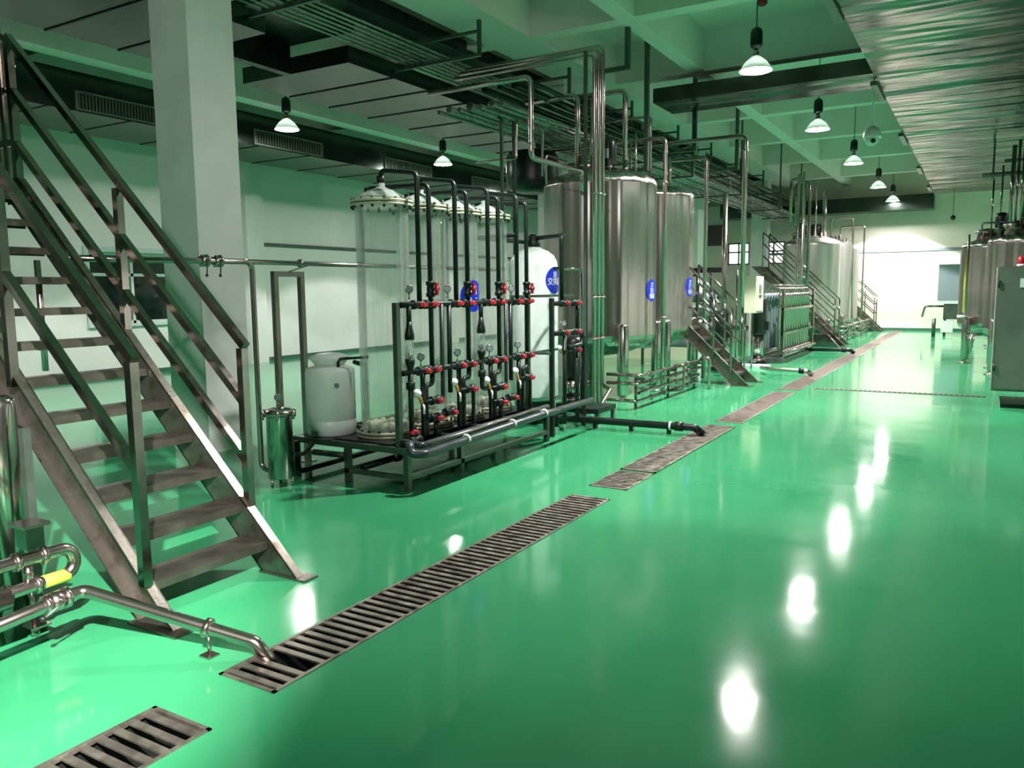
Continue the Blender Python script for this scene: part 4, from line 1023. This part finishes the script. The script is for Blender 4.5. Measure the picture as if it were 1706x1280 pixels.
# risers by the third staircase
for i, (x_, y_, zt, lb) in enumerate(((-4.28, 22.9, 4.75, 'tallest steel riser before the satin grey tank'), (-4.42, 23.0, 4.72, 'steel riser standing right beside the tallest one'),
                                      (-4.32, 23.25, 4.62, 'hooked steel riser before the satin grey tank'), (-4.2, 23.4, 4.55, 'outer hooked steel riser before the satin grey tank'))):
    pts = [(x_, y_, 0.0), (x_, y_, zt)]
    if i >= 2: pts += [(x_ - 0.35, y_, zt), (x_ - 0.35, y_, zt - 1.2)]
    spipe(pts, 0.04, lb, mat='rail' if i > 1 else 'pipe')
for i, (x_, y_, z0, z1, rr, lb) in enumerate(((-4.6, 26.7, 3.2, 4.8, 0.03, 'thin pipe rising from the satin grey tank'), (-4.35, 26.5, 3.15, 4.6, 0.025, 'slim pipe near the rim of the satin grey tank'),
                                              (-4.25, 26.2, 3.1, 4.4, 0.045, 'white-lit pipe on the outer side of the satin grey tank'))):
    spipe([(x_, y_, z0), (x_, y_, z1)], rr, lb)
spipe([(-4.5, 29.1, 3.25), (-4.5, 29.1, 3.95), (-3.82, 29.1, 3.95), (-3.72, 28.9, 0.6)], 0.03, 'arched pipe over the middle satin tank')
spipe([(-4.5, 31.2, 3.25), (-4.5, 31.2, 3.8), (-3.7, 31.2, 3.8), (-3.7, 31.2, 0.6)], 0.03, 'arched pipe over the satin tank at the end wall')
motor(-4.95, 29.0, 3.28, 'dark motor on top of the middle satin tank', h=0.5, r=0.2)

# ------------------------------------------------------------------ right side: cabinet, tanks' pipework, far corner
t = thing('electrical_cabinet', 'large grey electrical cabinet standing raised on short feet', 'cabinet', (0.9, 13.0, 0))
MB().box(0.18, 1.6, 12.5, 13.5, 0.23, 1.90).build('cabinet_body', 'cab', t)
MB().box(0.21, 0.93, 12.485, 12.5, 0.26, 1.87).build('door', 'cab', t); MB().box(0.95, 1.58, 12.485, 12.5, 0.26, 1.87).build('door', 'cab', t)
for z in (0.5, 1.62): MB().cyl((0.20, 12.48, z), (0.20, 12.48, z + 0.1), 0.012, 8).build('hinge', 'black', t)
MB().box(0.44, 0.66, 12.478, 12.485, 1.62, 1.74).build('name_plate', 'white', t, 'blank white plate')
for x_ in (0.62, 1.4):
    for y_ in (12.6, 13.3): MB().box(x_, x_ + 0.1, y_, y_ + 0.1, 0.05, 0.23).build('foot', 'rail', t)
MB().box(0.30, 1.6, 12.55, 13.45, 0, 0.05).build('base_skid', 'black', t)
t = thing('warning_beacon', 'red warning beacon on top of the grey cabinet', 'beacon', (0.45, 12.7, 1.90))
MB().lathe([(0.055, 0), (0.055, 0.03)], (0.45, 12.7, 1.90), n=18).build('beacon_base', 'white', t)
MB().lathe([(0.045, 0.03), (0.05, 0.05), (0.05, 0.11), (0.03, 0.135), (0.005, 0.14)], (0.45, 12.7, 1.90), n=18).build('beacon_lens', 'red', t)
t = thing('yellow_level_gauge', 'thin yellow level strip on a steel tube before the polished tank', 'gauge', (-0.28, 19.1, 0))
MB().cyl((-0.27, 19.45, 0.95), (-0.27, 19.45, 2.72), 0.022, 8).build('tube', 'pipe', t)
MB().box(-0.325, -0.29, 19.40, 19.43, 1.08, 2.25).build('yellow_strip', 'yellow', t)
MB().tube([(-0.25, 19.45, 1.0), (-0.42, 19.45, 1.0)], 0.03, 8).build('end_fitting', 'white', t)
t = thing('outlet_valve', 'bright steel outlet valve low on the tank with the tube leg', 'valve', (-0.1, 19.3, 0.6))
MB().tube([(0.05, 19.6, 0.62), (-0.12, 19.3, 0.62), (-0.12, 19.25, 0.35)], 0.035, 10).build('valve_pipe', 'pipe', t)
MB().sphere((-0.12, 19.27, 0.52), 0.06, 10).build('valve_body', 'steel', t)
t = thing('coiled_hose', 'grey hose coil lying under the polished tanks', 'hose', (0.2, 19.0, 0.1))
hp = MB()
pts = []
for i in range(40):
    a = i * 0.45; pts.append((0.45 + (0.30 + 0.02 * (i % 3)) * math.cos(a), 19.1 + 0.3 * math.sin(a), 0.36 + i * 0.002))
hp.tube(pts, 0.022, 8, 0).build('hose_loops', 'plate', t)
rp = [(0.55, 17.3, 4.1, 0.02), (0.66, 17.5, 4.3, 0.02), (0.45, 19.6, 4.5, 0.045), (0.55, 19.9, 4.65, 0.03), (0.28, 20.3, 4.2, 0.02), (0.12, 20.1, 3.9, 0.018), (0.85, 17.6, 4.6, 0.028), (0.75, 20.3, 4.6, 0.04)]
lb8 = ['thin pipe rising nearest on the tank behind the cabinet', 'second thin pipe rising on the tank behind the cabinet', 'thick bright pipe rising from the yellow-strip tank', 'pipe beside the thick bright one on the yellow-strip tank',
       'thin pipe on the yellow-strip tank inner edge', 'thinnest short pipe on the yellow-strip tank', 'tall pipe over the middle of the tank behind the cabinet', 'thick dark pipe rising to the foil duct']
for (x_, y_, zt, rr), lb in zip(rp, lb8): spipe([(x_, y_, 2.7), (x_, y_, zt)], rr, lb, mat='rail')
spipe([(0.62, 18.3, 2.75), (0.62, 18.3, 3.45), (1.15, 18.0, 3.45), (1.15, 18.0, 2.75)], 0.032, 'square arch pipe over the tank behind the cabinet', mat='rail')
spipe([(-0.05, 20.0, 2.72), (-0.05, 20.0, 2.98), (0.45, 19.95, 2.98)], 0.018, 'small arch pipe over the yellow-strip tank', mat='rail')
tg = thing('tank_top_rail', 'dark rack of pipes high above the polished tanks', 'pipe rack', (0.8, 20, 3.9))
MB().cyl((-0.1, 20.6, 4.05), (1.6, 20.6, 4.05), 0.05, 8).build('cross_pipe', 'hang', tg); MB().cyl((0.3, 20.8, 4.35), (1.6, 20.8, 4.35), 0.04, 8).build('cross_pipe', 'hang', tg)
for x_ in (0.1, 0.7, 1.3): MB().box(x_ - 0.02, x_ + 0.02, 20.68, 20.72, 3.98, 4.74).build('hanger_rod', 'hang', tg)
for i in range(7):
    y_ = 17.4 + (i % 4) * 0.28; x_ = 0.4 + i * 0.13
for i, (x_, y_) in enumerate(((0.25, 17.6), (0.5, 17.35), (1.1, 17.5), (0.05, 20.4), (0.6, 19.7))):
    t = thing('rim_valve', ('dark valve on the rim of the tank behind the cabinet', 'dark valve beside the motor behind the cabinet', 'dark valve above the red beacon', 'dark valve on the rim of the yellow-strip tank', 'dark valve amid pipes of the yellow-strip tank')[i], 'valve', (x_, y_, 2.56))
    MB().lathe([(0.05, 0), (0.05, 0.1), (0.09, 0.11), (0.09, 0.17), (0.04, 0.18), (0.04, 0.24)], (x_, y_, 2.55), n=12).build('valve_body', 'frame', t)
    MB().cyl((x_ - 0.1, y_, 2.80), (x_ + 0.1, y_, 2.80), 0.015, 8).build('valve_lever', 'black', t)
# far corner machine
t = thing('grey_machine', 'grey panelled machine standing by the bright end wall', 'machine', (-0.6, 30.3, 0))
MB().box(-1.24, -0.1, 30.0, 30.8, 1.16, 2.36).build('upper_panel', 'plate', t)
MB().box(-1.05, -0.1, 30.05, 30.75, 0.55, 1.05).build('lower_box', 'frame', t)
MB().box(-1.2, -0.1, 30.0, 30.8, 1.08, 1.16).build('shelf', 'winframe', t)
for x_ in (-1.0, -0.2): MB().box(x_ - 0.04, x_ + 0.04, 30.3, 30.38, 0, 0.55).build('leg', 'frame', t)
MB().box(-1.1, -0.75, 30.0, 30.3, 0.12, 0.5).build('white_pump_box', 'white', t)
spipe([(-1.0, 30.2, 0.98), (-1.60, 30.2, 0.98), (-1.68, 30.2, 0.62)], 0.035, 'bent steel pipe reaching from the grey machine', mat='rail')
tag(MB().cyl((-1.28, 29.4, 0.0), (-1.28, 29.4, 0.60), 0.06, 12).build('small_drum', 'frame'), 'small dark drum on the floor before the grey machine', 'drum')
t = thing('wall_camera', 'small black camera under the end of the foil duct', 'camera', (-0.95, 31.2, 3.9))
MB().sphere((-0.95, 31.2, 3.95), 0.09, 12).build('camera_ball', 'black', t); MB().cyl((-0.95, 31.2, 4.03), (-0.95, 31.2, 6.19), 0.012, 6).build('drop_rod', 'hang', t)

# ------------------------------------------------------------------ near pipework by the staircase foot
t = thing('steel_outlet_pipe', 'near steel drain pipe running from the valve bend to the long grate', 'pipe', (-3.1, 2.2, 0))
MB().tube([(-3.52, 0.9, 0.20), (-3.52, 2.03, 0.29), (-2.76, 2.36, 0.075), (-2.66, 2.40, -0.06)], 0.030, 18, 0.05, 8).build('pipe_run', 'pipe', t)
MB().lathe([(0.031, -0.016), (0.046, -0.012), (0.046, 0.012), (0.031, 0.016)], (-2.965, 2.27, 0.133), (0.9, 0.39, -0.25), n=18).build('clamp', 'pipe', t)
MB().cyl((-2.965, 2.27, 0.10), (-2.965, 2.27, 0.008), 0.007, 8).build('support_rod', 'pipe', t)
MB().box(-3.0, -2.93, 2.24, 2.30, 0.0, 0.008).build('support_foot', 'pipe', t)
for y_ in (1.86, 1.95): MB().lathe([(0.031, -0.014), (0.047, -0.011), (0.047, 0.011), (0.031, 0.014)], (-3.52, y_, 0.29 - (2.03 - y_) * 0.08), Yu, n=18).build('clamp', 'pipe', t)
vb = MB().lathe([(0.032, -0.03), (0.045, -0.025), (0.045, 0.025), (0.032, 0.03)], (-3.52, 1.905, 0.282), Yu, n=18).build('valve_body', 'pipe', t)
MB().tube([(-3.49, 1.905, 0.30), (-3.44, 1.905, 0.30), (-3.42, 1.80, 0.265)], 0.006, 8, 0.01).build('valve_lever', 'pipe', vb)
MB().sphere((-3.42, 1.79, 0.262), 0.014, 8).build('lever_ball', 'black', vb)
t = thing('return_bend_pipe', 'steel pipe with a U-shaped return bend near the foot of the staircase', 'pipe', (-3.72, 1.6, 0.3))
MB().tube([(-3.72, 0.5, 0.445), (-3.72, 2.115, 0.445), (-3.72, 2.115, 0.315), (-3.72, 0.9, 0.30)], 0.030, 18, 0.063, 8).build('pipe_run', 'pipe', t)
for y_, z in ((1.85, 0.445), (1.97, 0.445), (1.93, 0.312), (1.80, 0.308)): MB().lathe([(0.031, -0.014), (0.044, -0.011), (0.044, 0.011), (0.031, 0.014)], (-3.72, y_, z), Yu, n=18).build('clamp', 'pipe', t)
MB().box(-3.765, -3.675, 1.88, 1.96, 0.50, 0.60).build('valve_actuator', 'rail', t)
MB().box(-3.79, -3.65, 1.86, 1.98, 0.60, 0.615).build('actuator_cap', 'pipe', t)
MB().lathe([(0.0305, -0.06), (0.0318, -0.058), (0.0318, 0.058), (0.0305, 0.06)], (-3.72, 2.02, 0.314), Yu, n=18).build('tape_wrap', 'yellow', t, 'yellow-green tape wrap')
MB().cyl((-3.72, 1.90, 0.34), (-3.72, 1.90, 0.41), 0.02, 10).build('link_pipe', 'pipe', t)
t = thing('open_pipe_stub', 'steel pipe stub with an open dark mouth at the picture edge', 'pipe', (-3.62, 1.7, 0.3))
m_ = MB(); n = 20
for rr, yy in ((0.048, 1.2), (0.048, 1.745), (0.036, 1.745), (0.036, 1.3)):
    for i in range(n):
        a = 2 * PI * i / n; m_.v.append((-3.60 + rr * math.cos(a), yy, 0.335 + rr * math.sin(a)))
for j in range(3):
    for i in range(n): m_.face([j * n + i, j * n + (i + 1) % n, (j + 1) * n + (i + 1) % n, (j + 1) * n + i], j != 1)
so = m_.build('pipe_end', 'pipe', t)
MB().cyl((-3.60, 1.5, 0.335), (-3.60, 1.51, 0.335), 0.0355, 18).build('pipe_bore', 'black', so)
t = thing('round_steel_post', 'thick round-topped steel post at the picture edge before the staircase', 'post', (-4.22, 2.08, 0))
MB().lathe([(0.085, 0.0), (0.085, 1.10), (0.08, 1.135), (0.05, 1.155), (0.01, 1.16)], (-4.22, 2.07, 0), n=28).build('post_body', 'steel', t)
MB().box(-4.06, -4.02, 2.08, 2.12, 0.0, 1.0).build('side_tube', 'frame', t)
t = thing('support_foot', 'steel levelling foot with a square plate under the near pipework', 'foot', (-3.90, 2.0, 0))
MB().cyl((-3.90, 2.0, 0.0), (-3.90, 2.0, 0.05), 0.022, 12).build('foot_stud', 'steel', t)
MB().box(-3.96, -3.84, 1.95, 2.05, 0.05, 0.06).build('square_plate', 'pipe', t); MB().cyl((-3.90, 2.0, 0.06), (-3.90, 2.0, 0.26), 0.012, 8).build('stem', 'pipe', t)
